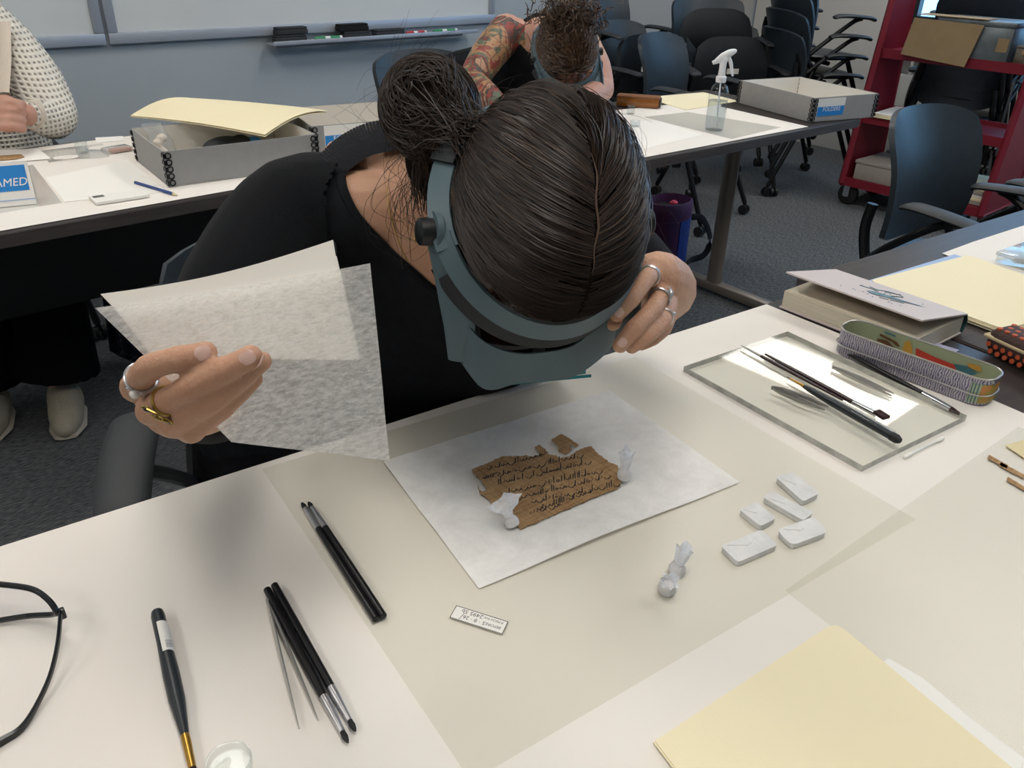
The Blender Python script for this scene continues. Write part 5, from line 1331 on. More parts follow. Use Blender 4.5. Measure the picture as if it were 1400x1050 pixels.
for k in range(5):
    c_ = shR.lerp(elR, .15 + .2 * k); cg.ell(c_ - _rt * (.035 + .01 * (k % 2)) - _fw * .02, (.03, .026, .020), rot3(_rt, _up), 12, 8)
card = remesh(cg, .005, 8)
OPEN = [(575, 120), (548, 186), (505, 190), (462, 218), (444, 262), (448, 330), (462, 420), (480, 640), (800, 640), (800, 120)]
card = cut(card, lambda c: (lambda q: q[2] < 1.10 and in_poly(q[0], q[1], OPEN) and (c - chest).dot(back) < .06)(proj(c)))
obj('cardigan', card, 'knit_black', person, 80, 'black knit cardigan')
bvh_card = BVHTree.FromPolygons(card.v, card.f)
# ribbed edge of the cardigan: a row of fine ribs along the opening
edge_px = [(566, 182), (535, 186), (505, 192), (478, 206), (458, 224), (446, 250), (440, 285), (438, 320), (440, 350)]
band = []
for x, y in edge_px:
    p, n_ = cast(bvh_card, x - 7, y + 3)
    band.append((p or D(x, y, .92), n_ or -_fw))
bp = smoothpath([q[0] for q in band], 8); bnn = [b_.normalized() for b_ in smoothpath([q[1] for q in band], 8)]
rb = MB()
for i in range(len(bp) - 1):
    t_ = (bp[i + 1] - bp[i]).normalized(); s_ = t_.cross(bnn[i]).normalized()
    for j in (0,):
        c_ = bp[i].lerp(bp[i + 1], .5 * j)
        rb.tube([c_ - s_ * .018 + bnn[i] * .003, c_ + bnn[i] * .0070, c_ + s_ * .018 + bnn[i] * .003], .0020, 6)
obj('ribbed_band', rb, 'rib_black', person, 60)
hem = []
for x, y in [(466, 240), (470, 262), (486, 293), (510, 320), (536, 346), (562, 369), (588, 391), (622, 413)]:
    p, n_ = cast(bvh_skin, x, y)
    if p is not None: hem.append(p + n_ * .004)
if len(hem) > 3: obj('neck_hem', MB().tube(smoothpath(hem, 6), .0062, 8), 'cloth_black', person)
# flowers printed on the top
def flower(x, y, r_, seed):
    p, n_ = cast(bvh_top, x, y); q_, m_ = cast(bvh_card, x, y)
    if q_ is not None and (p is None or (q_ - CAM).length < (p - CAM).length): p, n_ = q_, m_
    if p is None: return
    if n_.dot(CAM - p) < 0: n_ = -n_
    R_ = random.Random(seed); u = n_.orthogonal().normalized(); v = n_.cross(u); m = MB()
    for k in range(6):
        a_ = 2 * pi * k / 6 + R_.uniform(-.3, .3); q_ = p + (u * cos(a_) + v * sin(a_)) * r_ * .5 + n_ * .001
        m.ell(q_, (r_ * .5, r_ * .38, .0012), rot3(u * cos(a_) + v * sin(a_), v * cos(a_) - u * sin(a_)), 10, 6)
    obj('printed_flower', m, mat('print_blue', '9aa3bb', .8, var=(150, '5d6580', .8)), person, 60)
flower(601, 437, .017, 1); flower(607, 488, .008, 2)
p, n_ = cast(bvh_top, 568, 552); q_, m_ = cast(bvh_card, 568, 552)
if q_ is not None and (p is None or (q_ - CAM).length < (p - CAM).length): p, n_ = q_, m_
if p is not None and n_.dot(CAM - p) < 0: n_ = -n_
if p is not None:
    sp_ = MB(); u = (_rt - n_ * _rt.dot(n_)).normalized(); v = n_.cross(u)
    sp_.tube([p - u * .018 - v * .002 + n_ * .001, p + n_ * .0015, p + u * .018 + v * .010 + n_ * .001], .0006, 5)
    for k in range(5): sp_.tube([p + u * (-.008 + .005 * k) + n_ * .001, p + u * (-.004 + .005 * k) + v * .010 + n_ * .001], .0007, 5)
    obj('printed_sprig', sp_, 'board_grey', person, 60)
# trousers
tr_ = MB()
for sg, kn in ((-1, kneeR), (1, kneeL)):
    hip = pelvis + SH * .085 * sg; ank = kn + V((.0, .12, -.40))
    limb(tr_, [hip, hip.lerp(kn, .5), kn], [.105, .090, .070]); limb(tr_, [kn, kn.lerp(ank, .5), ank], [.070, .068, .062])
obj('trousers', remesh(tr_, .007, 5), 'trouser', person, 80)
# -------------------------------------------------- hair
hm = MB(); hcap = MB()
SA = (.0840, .1085, .1085)          # hair shell semi-axes
def shell(p, k=1.0):
    """push a head-local point out to the hair shell"""
    q_ = V((p.x / SA[0], p.y / SA[1], p.z / SA[2])); l_ = q_.length
    return V((p.x / l_, p.y / l_, p.z / l_)) * k
def hairline(p): return p.z < -.030 - .25 * max(0, -p.y - .0) + (.09 if p.y < -.082 else 0) or (p.y < -.075 and p.z < .036 - .35 * abs(p.x))
bunL = hl(D(588, 150, .80)); 
cap = MB().ell(V((0, 0, 0)), (SA[0] * .985, SA[1] * .985, SA[2] * .985), None, 48, 36)
cap = cut(cap, lambda c: (c.y < -.070 and c.z < .030) or c.z < -.050 + (.0 if c.y < 0 else -.03))
hc_ = MB(); hc_.v = [HC + H3 @ p for p in cap.v]; hc_.f = cap.f; hc_.mi = cap.mi
XP = .004                           # the parting lies towards her left
def flow(p):
    n_ = V((p.x / SA[0] ** 2, p.y / SA[1] ** 2, p.z / SA[2] ** 2)).normalized()
    d = (bunL - p).normalized()
    near = max(0, 1 - abs(p.x - XP) / .075) * max(0, min(1, (.055 - p.y) / .11))
    side = V((-1 if p.x < XP else 1, .25, 0)) * (.55 + 2.2 * near) * max(0, min(1, (.075 - p.y) / .13))
    if p.x > XP + .01: d = V((.25, .75, -.55 + .4 * (p.y > .02))) 
    d = d + side + V((0, .25, -.10))
    d = d - n_ * d.dot(n_)
    return d.normalized(), n_
R_ = random.Random(11)
for i in range(6400):
    # random point of the cap
    while True:
        a_ = R_.uniform(0, 2 * pi); zc_ = R_.uniform(-.45, 1.0); rr = sqrt(1 - zc_ * zc_)
        p = V((cos(a_) * rr * SA[0], sin(a_) * rr * SA[1], zc_ * SA[2]))
        if p.y < -.070 and p.z < .034: continue
        if i % 11 == 0: p = shell(V((XP + R_.choice((-1, 1)) * R_.uniform(.0004, .016), R_.uniform(-.100, -.072), R_.uniform(.035, .07)))); break
        if i % 9 == 0 and zc_ > .2: p = shell(V((XP + R_.choice((-1, 1)) * R_.uniform(.0006, .003), R_.uniform(-.085, .03), .1)))
        if abs(p.x - XP) < .0006 and p.y < .03: continue
        break
    n_st = R_.randint(9, 15); path = []; lift_ = R_.uniform(-.001, .0028) if R_.random() < .93 else R_.uniform(.003, .006)
    wv = R_.uniform(0, 6)
    for k in range(n_st):
        d, n_ = flow(p)
        path.append(HC + H3 @ (p + n_ * (lift_ * sin(pi * k / (n_st - 1)) - .0004)))
        jit = V((R_.uniform(-1, 1), R_.uniform(-1, 1), R_.uniform(-1, 1))) * .05
        p = shell(p + (d + jit + V((0, 0, .10 * sin(wv + k * .7)))) * .0078)
        if p.z < -.06: break
    if len(path) > 4: strand(hm, path, R_.uniform(.00030, .00062))
# bun
bc_ = D(588, 150, .80); bM = rot3((_rt * .8 + _up * .3), _up)
bunm = MB().ell(bc_, (.043, .046, .040), bM, 24, 16).ell(bc_ + _rt * .022 - _up * .022 + _fw * .01, (.026, .026, .030), bM)
limb(bunm, [bc_ + _rt * .010 - _up * .008 + _fw * .02, hp(-.045, .080, -.055)], [.022, .022], 14)
bunm.ell(D(588, 218, .83), (.026, .036, .026), rot3(_rt, _up))
bn_ = remesh(bunm, .004, 4)
for f in bn_.f: hc_.add([bn_.v[i] for i in f], [tuple(range(len(f)))]) if False else None
o_ = len(hc_.v); hc_.v += bn_.v; hc_.f += [tuple(i + o_ for i in f) for f in bn_.f]; hc_.mi += [0] * len(bn_.f)
for i in range(1100):
    ph = R_.uniform(0, 2 * pi); tl_ = R_.uniform(-1.1, 1.1); sp_ = R_.choice((-1, 1)) * R_.uniform(.8, 1.3); path = []
    r0 = R_.uniform(.99, 1.08)
    for k in range(12):
        a_ = ph + k * .14 * sp_; e_ = tl_ + .25 * sin(a_ * 2 + i)
        q_ = V((cos(a_) * cos(e_) * .0475, sin(a_) * cos(e_) * .0505, sin(e_) * .0445)) * r0
        path.append(bc_ + bM @ q_)
    strand(hm, path, R_.uniform(.0003, .0006))
for i in range(620):
    a_ = R_.uniform(0, 2 * pi); c0_ = hp(-.058 + R_.uniform(-.02, .02), .080 + R_.uniform(-.02, .02), -.055 + R_.uniform(-.03, .03)); c1_ = bc_ + bM @ V((R_.uniform(-.03, .04), R_.uniform(-.042, .03), R_.uniform(-.02, .046)))
    path = smoothpath([c0_ - (c1_ - c0_) * .25, c0_ + (CAM - c0_).normalized() * R_.uniform(.0, .008), c0_.lerp(c1_, .6) + (CAM - c0_).normalized() * R_.uniform(.004, .014), c1_], 4)
    strand(hm, path, R_.uniform(.0003, .0006))
# hair swept from the nape up to the bun, and loose ends by the neck
for i in range(520):
    x0 = R_.uniform(566, 612); y0 = R_.uniform(190, 262); d0 = .80 + R_.uniform(-.02, .03)
    path = smoothpath([D(x0 + R_.uniform(-6, 14), y0 + R_.uniform(5, 34), d0), D(x0, y0 - 20, d0 - .015), D(580 + R_.uniform(-25, 25), 190 + R_.uniform(-20, 20), d0 - .03)], 5)
    strand(hm, path, R_.uniform(.0003, .0006))
for i in range(60):
    x0 = R_.uniform(548, 600); y0 = R_.uniform(195, 260); a_ = R_.uniform(-.8, .5); ln = R_.uniform(30, 120)
    path = smoothpath([D(x0, y0, .82), D(x0 - 12 + a_ * ln * .4, y0 + ln * .35, .83), D(x0 - 8 + a_ * ln * .5 + R_.uniform(-15, 15), y0 + ln * .8, .84), D(x0 + R_.uniform(-25, 15), y0 + ln, .85)], 5)
    strand(hm, path, .00030)
for i in range(70):                # flyaways round the outline of bun and head
    if i % 2: 
        a_ = R_.uniform(pi * .35, pi * 1.25); c_ = bc_ + (_rt * cos(a_) + _up * sin(a_)) * .046; o2 = (_rt * cos(a_) + _up * sin(a_))
    else:
        a_ = R_.uniform(-.05, pi * .75); c_ = HC + (_rt * cos(a_) * .088 + _up * sin(a_) * .100); o2 = (_rt * cos(a_) + _up * sin(a_))
    t_ = _fw.cross(o2) * R_.choice((-1, 1)); ln = R_.uniform(.015, .05)
    path = smoothpath([c_ - o2 * .004, c_ + o2 * ln * .25 + t_ * ln * .3, c_ + o2 * ln * .5 + t_ * ln * .8, c_ + o2 * ln * R_.uniform(.2, .8) + t_ * ln * 1.3], 5)
    strand(hm, path, .00016)
lm_ = MB()
for i in range(13):
    a_ = R_.uniform(0, 2 * pi); rr = R_.uniform(0, .75); p = shell(V((cos(a_) * rr * SA[0], sin(a_) * rr * SA[1], .09)), 1.01); path = []
    for k in range(16):
        d, n_ = flow(p); path.append(HC + H3 @ (p + n_ * (.003 + .004 * sin(k * .5 + i)))); p = shell(p + (d + V((R_.uniform(-.12, .12), R_.uniform(-.12, .12), 0))) * .0075)
    strand(lm_, path, .00015)
hr = obj('hair', hc_, 'scalp_hair', person, 80, 'dark brown hair parted and tied in a bun')
obj('hair_strands', hm, 'hair_dark', hr, 0)
obj('stray_hair', lm_, mat('hair_light', '7a6654', .4), hr, 0)
pm = MB(); pl, pr = [], []
for k in range(14):
    y_ = -.080 + .105 * k / 13; p = shell(V((XP + .0012 * sin(k * 1.3), y_, .10)), 1.002); wd_ = .0010 * sin(pi * (k + .7) / 14.4)
    pl.append(HC + H3 @ (p + V((-wd_, 0, .0003)))); pr.append(HC + H3 @ (p + V((wd_, 0, .0003))))
pm.add(pl + pr, [(k, k + 1, 15 + k - 0, 14 + k) for k in range(13)])
obj('parting', pm, 'parting', hr, 60)
# -------------------------------------------------- jewellery
def ring_thing(nm, pi_, seg, t_, rad, m, label, wd_=.0016, n=24):
    """a finger ring round finger number pi_ at fraction t_ of its segment seg"""
    name_, pth, rr = FW[pi_]; a_, b_ = pth[seg], pth[seg + 1]; c_ = a_.lerp(b_, t_); ax = (b_ - a_).normalized(); u = ax.orthogonal().normalized(); v = ax.cross(u)
    r_ = (rr[seg] + (rr[seg + 1] - rr[seg]) * t_) * rad
    o_ = thing('finger_ring', label, 'ring', c_, 0, 'finger rings')
    obj('hoop', MB().tube([c_ + (u * cos(2 * pi * k / n) + v * sin(2 * pi * k / n)) * r_ for k in range(n)], wd_, 8, closed=True), m, o_)
    tow = (CAM - c_).normalized(); tow = (tow - ax * tow.dot(ax)).normalized()
    return o_, c_, ax, tow, r_
o_, c_, ax, tow, r_ = ring_thing('r', 0, 0, .45, 1.10, 'silver', 'silver ring with a round white pearl on the hand holding papers', .0016)
lf = (tow - _up * .8).normalized()
obj('pearl', MB().ell(c_ + lf * (r_ + .0015), (.0040, .0040, .0036), None, 14, 10), 'pearl', o_)
for s in (-1, 1): obj('side_stone', MB().ell(c_ + (lf + ax.cross(lf) * s * .55).normalized() * (r_ + .0006), (.0018, .0018, .0018), None, 10, 8), 'silver', o_)
o_, c_, ax, tow, r_ = ring_thing('r', 1, 0, .42, 1.09, 'gold', 'gold scroll ring with two dark stones on the hand holding papers', .0012)
sv = ax.cross(tow)
cp = c_ + (tow * .75 - _up * .65).normalized() * (r_ + .001)
tw2 = (tow * .75 - _up * .65).normalized(); sv = ax.cross(tw2)
for s in (-1, 1):
    obj('stone', MB().ell(cp + sv * s * .0080 - ax * .002, (.0032, .0022, .0020), rot3(sv, ax), 12, 8), 'garnet', o_)
    obj('setting', MB().tube([cp + sv * s * .0080 - ax * .002 + (sv * cos(2 * pi * k / 14) * .0038 + ax * sin(2 * pi * k / 14) * .0028) for k in range(14)], .0007, 6, closed=True), 'gold', o_)
sc = [cp + ax * (.004 * sin(t * 1.0) - .001) + sv * (.0045 * cos(t)) * (1 - t / 9) + tw2 * .0016 for t in [k * .35 for k in range(22)]]
obj('scroll', MB().tube(sc, .0006, 6), 'gold', o_)
obj('scroll', MB().tube(smoothpath([cp + sv * -.009 + tw2 * .001, cp + ax * .003 + tw2 * .0018, cp - ax * .002 + tw2 * .002, cp + sv * .009 + tw2 * .001], 5), .0009, 6), 'gold', o_)
o_, c_, ax, tow, r_ = ring_thing('r', 5, 0, .60, 1.12, 'silver', 'plain silver double band on the finger touching the visor corner', .0013)
obj('hoop', MB().tube([c_ + ax * .003 + (ax.orthogonal().normalized() * cos(2 * pi * k / 24) + ax.cross(ax.orthogonal().normalized()) * sin(2 * pi * k / 24)) * r_ for k in range(24)], .0012, 8, closed=True), 'silver', o_)
o_, c_, ax, tow, r_ = ring_thing('r', 6, 0, .45, 1.14, 'silver', 'wide silver openwork ring on the middle finger at the visor', .0014)
for s in (-1, 1):
    obj('bar', MB().tube(smoothpath([c_ + (tow + _rt * .9 + _up * s * .8).normalized() * (r_ + .001) - ax * .006, c_ + (tow + _rt * 1.0).normalized() * (r_ + .003) + ax * .0015 * s, c_ + (tow + _rt * .9 - _up * s * .8).normalized() * (r_ + .001) + ax * .006], 5), .0011, 6), 'silver', o_)
o_, c_, ax, tow, r_ = ring_thing('r', 7, 0, .75, 1.10, 'silver', 'thin silver ring with a bead on the hand at the visor', .0011)
obj('bead', MB().ell(c_ + (_rt + tow * .5).normalized() * (r_ + .001), (.0024, .0024, .0024), None, 10, 8), 'silver', o_)
p, n_ = cast(bvh_skin, 571, 325)
p = p or D(571, 325, .78)
er = thing('earring', 'small gold stud earring beside the visor hinge', 'earring', p)
for k in range(2):
    q_ = p - w0 * .003 + _up * (.002 - .004 * k); obj('hoop', MB().tube([q_ + (_rt * cos(2 * pi * j / 12) + _up * sin(2 * pi * j / 12)) * .0028 for j in range(12)], .0009, 6, closed=True), 'gold', er)
nk = []
for x, y in [(529, 255), (532, 285), (541, 315), (552, 345), (566, 372), (582, 396), (600, 414)]:
    p, n_ = cast(bvh_skin, x, y); 
    if p is not None: nk.append(p + n_ * .0012)
if len(nk) > 3:
    one('necklace', MB().tube(smoothpath(nk, 6), .0006, 6), 'gold', 'fine gold chain necklace against the neck', 'necklace')
# -------------------------------------------------- magnifying visor
vz = thing('magnifying_visor', 'grey-blue magnifying visor worn by the person in black cardigan', 'visor', HC - V((0, 0, .0)))
BZ = -.028
def bandpt(a_, k=1.0, z=BZ):
    return hp(cos(a_) * .0965 * k, sin(a_) * (.112 if sin(a_) < 0 else .106) * k + .002, z - .030 * sin(a_))
def cone_strap(a0, a1, k, z, wide, thick, lean, n=40):
    """a strap lying on the sloping side of the head"""
    def fn(u, v):
        a_ = radians(a0 + (a1 - a0) * u); p = bandpt(a_, k, z); r_ = (H3 @ V((cos(a_), sin(a_), 0)))
        return p + (HU * (1 - lean) - r_ * lean).normalized() * wide * (v - .5)
    return MB().grid(fn, n, 4, thick)
obj('rear_strap', cone_strap(-16, 196, 1.0, BZ + .002, .024, -.0035, .52), 'visor_band', vz, 40)
obj('strap_buckle', cone_strap(138, 152, 1.018, BZ + .002, .027, -.006, .52, 8), 'visor_pad', vz, 40)
obj('front_band', cone_strap(188, 352, 1.0, BZ, .021, -.0045, .45), 'visor_band', vz, 40)
obj('sweat_pad', cone_strap(206, 336, 1.045, BZ - .024, .027, -.006, .36), 'visor_pad', vz, 40)
for s in (-1, 1):
    kc = hp(s * .1035, -.010, BZ - .006); kx = H3 @ V((s, 0, .15))
    obj('hinge_knob', MB().lathe(kc, kx, [(.0125, -.002), (.0130, .006), (.0125, .0135), (.010, .015)], 24), 'black_plastic', vz)
    kb = obj('hinge_boss', MB().lathe(kc - kx * .004, kx, [(.019, -.001), (.019, .005)], 24), 'visor', vz)
obj('eye_shield', cone_strap(200, 340, 1.02, BZ - .062, .060, -.003, .0), 'lens_dark', vz, 40)
# hood: a top plate from the brow to the lens lip, with a skirt down to the lens board
A = [(-.085, -.074), (-.074, -.102), (-.056, -.120), (-.030, -.130), (0, -.131), (.030, -.126), (.058, -.108), (.082, -.094), (.097, -.066)]
B = [(-.078, -.136), (-.066, -.158), (-.052, -.164), (-.030, -.160), (0, -.160), (.030, -.159), (.058, -.146), (.079, -.130), (.091, -.104)]
zA = lambda i: BZ - .012 - .006 * abs(i - 4) / 4
zB = lambda i: BZ - .030 - .014 * (abs(i - 4) / 4) ** 2
ra = smoothpath([hp(x, y, zA(i)) for i, (x, y) in enumerate(A)], 4)
rb_ = smoothpath([hp(x, y, zB(i)) for i, (x, y) in enumerate(B)], 4)
rc_ = smoothpath([hp(x * .97, y + .012, zB(i) - .050) for i, (x, y) in enumerate(B)], 4)
def hood(u, v):
    i = u * (len(ra) - 1); k = min(int(i), len(ra) - 2); t_ = i - k
    a_ = ra[k].lerp(ra[k + 1], t_); b_ = rb_[k].lerp(rb_[k + 1], t_); c_ = rc_[k].lerp(rc_[k + 1], t_)
    if v < .55: return a_.lerp(b_, v / .55)
    return b_.lerp(c_, (v - .55) / .45)
obj('hood', MB().grid(hood, 32, 20, -.0025), 'visor', vz, 28)
for s in (-1, 1):
    kx_ = .86 if s < 0 else 1.0
    ax0 = hp(s * .1000, -.004, BZ - .006); ax1 = hp(s * .0960 * kx_, -.100, BZ - .024); ax2 = hp(s * .0915 * kx_, -.132, zB(0 if s < 0 else 8) - .006)
    obj('side_arm', MB().tube([ax0, ax0.lerp(ax1, .5), ax1, ax2], [.0125, .0135, .0155, .0130], 14, ref=H3 @ V((-s * .90, 0, .45)), flat=.24), 'visor', vz)
lb = [hp(x * .90, -.150 + .004 * abs(x) / .08, zB(4) - .052) for x in (-.045, -.02, .005, .035, .07)]
obj('lens_board', MB().tube(lb, .0125, 8, ref=HF, flat=.20), 'teal', vz)
obj('lens_lip', MB().box(hp(.018, -.1605, zB(4) - .030), (.085, .003, .006), H3), 'teal', vz)
for s in (-1, 1):
    obj('lens', MB().tube([hp(s * .033 - .026, -.118, BZ - .040), hp(s * .033 + .026, -.118, BZ - .040)], .018, 12, ref=HF, flat=.12), 'lens_dark', vz)
# -------------------------------------------------- the sheets in the hand
def held(x, y): return .573 + .00034 * (x - 205) + .00003 * (y - 450) + .004 * sin((x - 130) / 380 * pi)
def sheet(nm, corners, m, label, back_, sag, t=.0003, nu=28, nv=24, rip=0.0):
    """one of the sheets of the bundle, back_ metres behind the front face"""
    (ax, ay), (bx_, by_), (cx_, cy_), (dx_, dy_) = corners
    def fn(u, v):
        x = (ax + (bx_ - ax) * u) * (1 - v) + (dx_ + (cx_ - dx_) * u) * v; y = (ay + (by_ - ay) * u) * (1 - v) + (dy_ + (cy_ - dy_) * u) * v
        y += sag * sin(pi * u) * (1 - v)
        p = D(x, y, held(x, y) + back_)
        return p - _fw * rip * mnoise.noise(p * 25) * v
    return one(nm, MB().grid(fn, nu, nv, t), m, label, 'paper', 'sheets held in the hand', 60)
mat('held_paper', 'f6f2ea', .85, bump=(200, .03))
sheet('paper_sheet', [(137, 402), (455, 328), (480, 478), (216, 484)], 'held_paper', 'stiff white sheet at the back of the held bundle', .010, 10, .0008)
sheet('paper_sheet', [(146, 409), (460, 350), (493, 492), (210, 490)], 'held_paper', 'cream white sheet held between tissue and stiff sheet', .006, 4, .0004)
sheet('tissue_sheet', [(130, 421), (506, 360), (533, 630), (318, 604)], 'tissue_held', 'translucent fibrous tissue held hanging from the hand', 0, 3, .0, 30, 30, .006)
# ======================================================== the tattooed person beyond
def tattoo_mat():
    m = mat('tattoo', 'a8806a', .5, spec=.3)
    n, l, b = nodes_of(m); tc = n.new('ShaderNodeTexCoord')
    v = n.new('ShaderNodeTexVoronoi'); v.inputs['Scale'].default_value = 24; l.new(tc.outputs['Object'], v.inputs['Vector'])
    nz = n.new('ShaderNodeTexNoise'); nz.inputs['Scale'].default_value = 9; nz.inputs['Detail'].default_value = 6; nz.inputs['Distortion'].default_value = 1.5; l.new(tc.outputs['Object'], nz.inputs['Vector'])
    cr = n.new('ShaderNodeValToRGB'); cr.color_ramp.interpolation = 'CONSTANT'
    for i, (p_, c_) in enumerate([(0, '8f4a40'), (.40, 'a8805e'), (.47, '5f6657'), (.53, '8e4039'), (.58, '4d423e'), (.63, 'ab8268')]):
        e = cr.color_ramp.elements[i] if i < 2 else cr.color_ramp.elements.new(p_)
        e.position = p_; e.color = lin(c_)
    l.new(nz.outputs['Fac'], cr.inputs[0])
    ln = n.new('ShaderNodeTexVoronoi'); ln.feature = 'DISTANCE_TO_EDGE'; ln.inputs['Scale'].default_value = 22; l.new(tc.outputs['Object'], ln.inputs['Vector'])
    r_ = n.new('ShaderNodeMapRange'); r_.inputs['From Max'].default_value = .05; r_.inputs['To Min'].default_value = .75; r_.inputs['To Max'].default_value = 0; l.new(ln.outputs['Distance'], r_.inputs['Value'])
    mx = n.new('ShaderNodeMix'); mx.data_type = 'RGBA'; l.new(r_.outputs['Result'], mx.inputs[0]); l.new(cr.outputs[0], mx.inputs[6]); mx.inputs[7].default_value = lin('3c3430')
    l.new(mx.outputs[2], b.inputs['Base Color'])
tattoo_mat()
h3c = D(775, 64, 2.50); q0 = ray(775, 64).normalized()
U3 = (-q0 * .80 + _up * .58 + _rt * .10).normalized(); L3 = (_rt + _up * .10 + q0 * .2).normalized(); L3 = (L3 - U3 * L3.dot(U3)).normalized(); Y3 = U3.cross(L3)
M3_ = Matrix((L3, Y3, U3)).transposed()
def h3(x, y, z): return h3c + M3_ @ V((x, y, z))
nk3 = D(742, 58, 2.66); sR3 = D(692, 46, 2.66); sL3 = D(800, 66, 2.74); eR3 = D(645, 112, 2.50); eL3 = D(822, 122, 2.62)
hR3 = D(700, 165, 2.30); hL3 = D(782, 150, 2.30)
pel3 = V((1.98, 2.62, .56))
p3 = thing('person', 'tattooed person in black tank top and visor bending over the far table', 'person', (pel3.x, pel3.y, 0))
b3 = MB()
b3.ell(h3c, (.076, .096, .098), M3_); b3.ell(h3(0, -.030, -.078), (.060, .066, .070), M3_); b3.ell(h3(0, -.064, -.12), (.03, .03, .026), M3_)
limb(b3, [h3(0, -.096, -.04), h3(0, -.112, -.07)], [.008, .012], 10)
for s in (-1, 1): b3.ell(h3(s * .078, .008, -.04), (.008, .017, .030), M3_)
limb(b3, [h3(0, .02, -.06), h3(0, .03, -.12), nk3], [.056, .052, .060], 16)
ch3 = D(748, 96, 2.80); sh3 = (sL3 - sR3).normalized()
limb(b3, [nk3, nk3.lerp(ch3, .6), ch3, pel3 + V((0, 0, .2)), pel3], [.09, .135, .15, .14, .16], 20, 5, [.8, .75, .7, .7, .75], sh3)
for sp_ in (sR3, sL3): limb(b3, [nk3, nk3.lerp(sp_, .6), sp_], [.05, .055, .058], 14)
limb(b3, [sR3, sR3.lerp(eR3, .5) - _rt * .008, eR3], [.062, .056, .044]); limb(b3, [eR3, eR3.lerp(hR3, .4), hR3], [.044, .042, .028])
limb(b3, [sL3, sL3.lerp(eL3, .5) + _rt * .01, eL3], [.056, .050, .042]); limb(b3, [eL3, eL3.lerp(hL3, .4), hL3], [.042, .040, .027])
for hnd, to in ((hR3, hL3), (hL3, hR3)):
    dr = (to - hnd).normalized(); fw_ = (V((-.3, -.8, -.35))).normalized()
    b3.ell(hnd + fw_ * .04, (.040, .020, .036), rot3(dr, fw_))
    for k in range(4):
        o0 = hnd + fw_ * .065 + dr * (.012 * (k - 1.5)); limb(b3, [o0, o0 + fw_ * .03 + V((0, 0, -.012)), o0 + fw_ * (.048 + .004 * (k % 2)) + V((0, 0, -.032))], [.0085, .008, .0065], 8)
    limb(b3, [hnd + fw_ * .02 + dr * .025, hnd + fw_ * .045 + dr * .045, hnd + fw_ * .075 + dr * .048], [.011, .0095, .0075], 8)
for sg in (-1, 1):
    kn = pel3 + V((.11 * sg - .05, -.42, -.02)); an_ = kn + V((0, .06, -.46)); hi = pel3 + V((.09 * sg, 0, 0))
    limb(b3, [hi, kn], [.085, .058]); limb(b3, [kn, an_], [.056, .036]); limb(b3, [an_, an_ + V((0, -.10, -.035))], [.034, .028])
sk3 = remesh(b3, .0045, 3)
for i, f in enumerate(sk3.f):
    c_ = sum((sk3.v[j] for j in f), V()) / len(f)
    ax = eR3 - sR3; t_ = (c_ - sR3).dot(ax) / ax.length_squared
    near_arm = (c_ - sR3.lerp(eR3, max(-.1, min(1, t_)))).length < .085 and t_ > .0
    ax2 = hR3 - eR3; t2 = max(0, min(.8, (c_ - eR3).dot(ax2) / ax2.length_squared)); near_fore = (c_ - eR3.lerp(hR3, t2)).length < .06
    if near_arm or near_fore: sk3.mi[i] = 1
obj('body', sk3, ['skin_pale', 'tattoo'], p3, 80)
tk = MB()
limb(tk, [nk3.lerp(sR3, .50) + V((0, 0, .012)), nk3.lerp(sR3, .50).lerp(ch3, .5) - q0 * .035, ch3 - sh3 * .05 - q0 * .02], [.046, .055, .06], 14, 5, .8, sh3)
limb(tk, [nk3.lerp(ch3, .45), ch3, pel3 + V((0, 0, .2)), pel3], [.142, .162, .155, .172], 20, 5, [.76, .73, .73, .78], sh3)
obj('tank_top', remesh(tk, .006, 5), 'cloth_black', p3, 80)
bv3 = BVHTree.FromPolygons(sk3.v, sk3.f)
def strap3(px_, w_, nm):
    pts = []
    for x, y in px_:
        p, n_ = cast(bv3, x, y, 1.8)
        if p is not None: pts.append((p + n_ * .004, n_))
    if len(pts) < 3: return
    c_ = smoothpath([q[0] for q in pts], 4); nn_ = smoothpath([q[1] for q in pts], 4); L_, R2 = [], []
    mb = MB()
    def fn(u, v):
        i = min(int(u * (len(c_) - 1)), len(c_) - 2); t_ = c_[i + 1] - c_[i]; s_ = t_.cross(nn_[i]).normalized()
        return c_[min(len(c_) - 1, int(round(u * (len(c_) - 1))))] + s_ * w_ * (v - .5)
    obj(nm, MB().grid(fn, len(c_) - 1, 3, .003), 'cloth_black', p3, 60)
strap3([(716, 27), (712, 38), (714, 55), (720, 75), (728, 95), (732, 105)], .055, 'strap')
tr3 = MB()
for sg in (-1, 1):
    kn = pel3 + V((.11 * sg - .05, -.42, -.02)); an_ = kn + V((0, .06, -.44)); hi = pel3 + V((.09 * sg, 0, 0))
    limb(tr3, [hi, kn], [.105, .075]); limb(tr3, [kn, an_], [.072, .06])
obj('trousers', remesh(tr3, .008, 4), 'trouser', p3, 80)
R3 = random.Random(5); hs = MB(); hcap3 = MB().ell(h3c + M3_ @ V((0, .004, .006)), (.090, .110, .108), M3_, 32, 24)
hcap3 = cut(hcap3, lambda c: (lambda q: q.y < -.085 and q.z < .00 or q.z < -.05)(M3_.transposed() @ (c - h3c)))
bn3 = D(783, 30, 2.43); hcap3.ell(bn3, (.058, .040, .040), M3_); hcap3.ell(D(762, 28, 2.43), (.040, .035, .035), M3_)
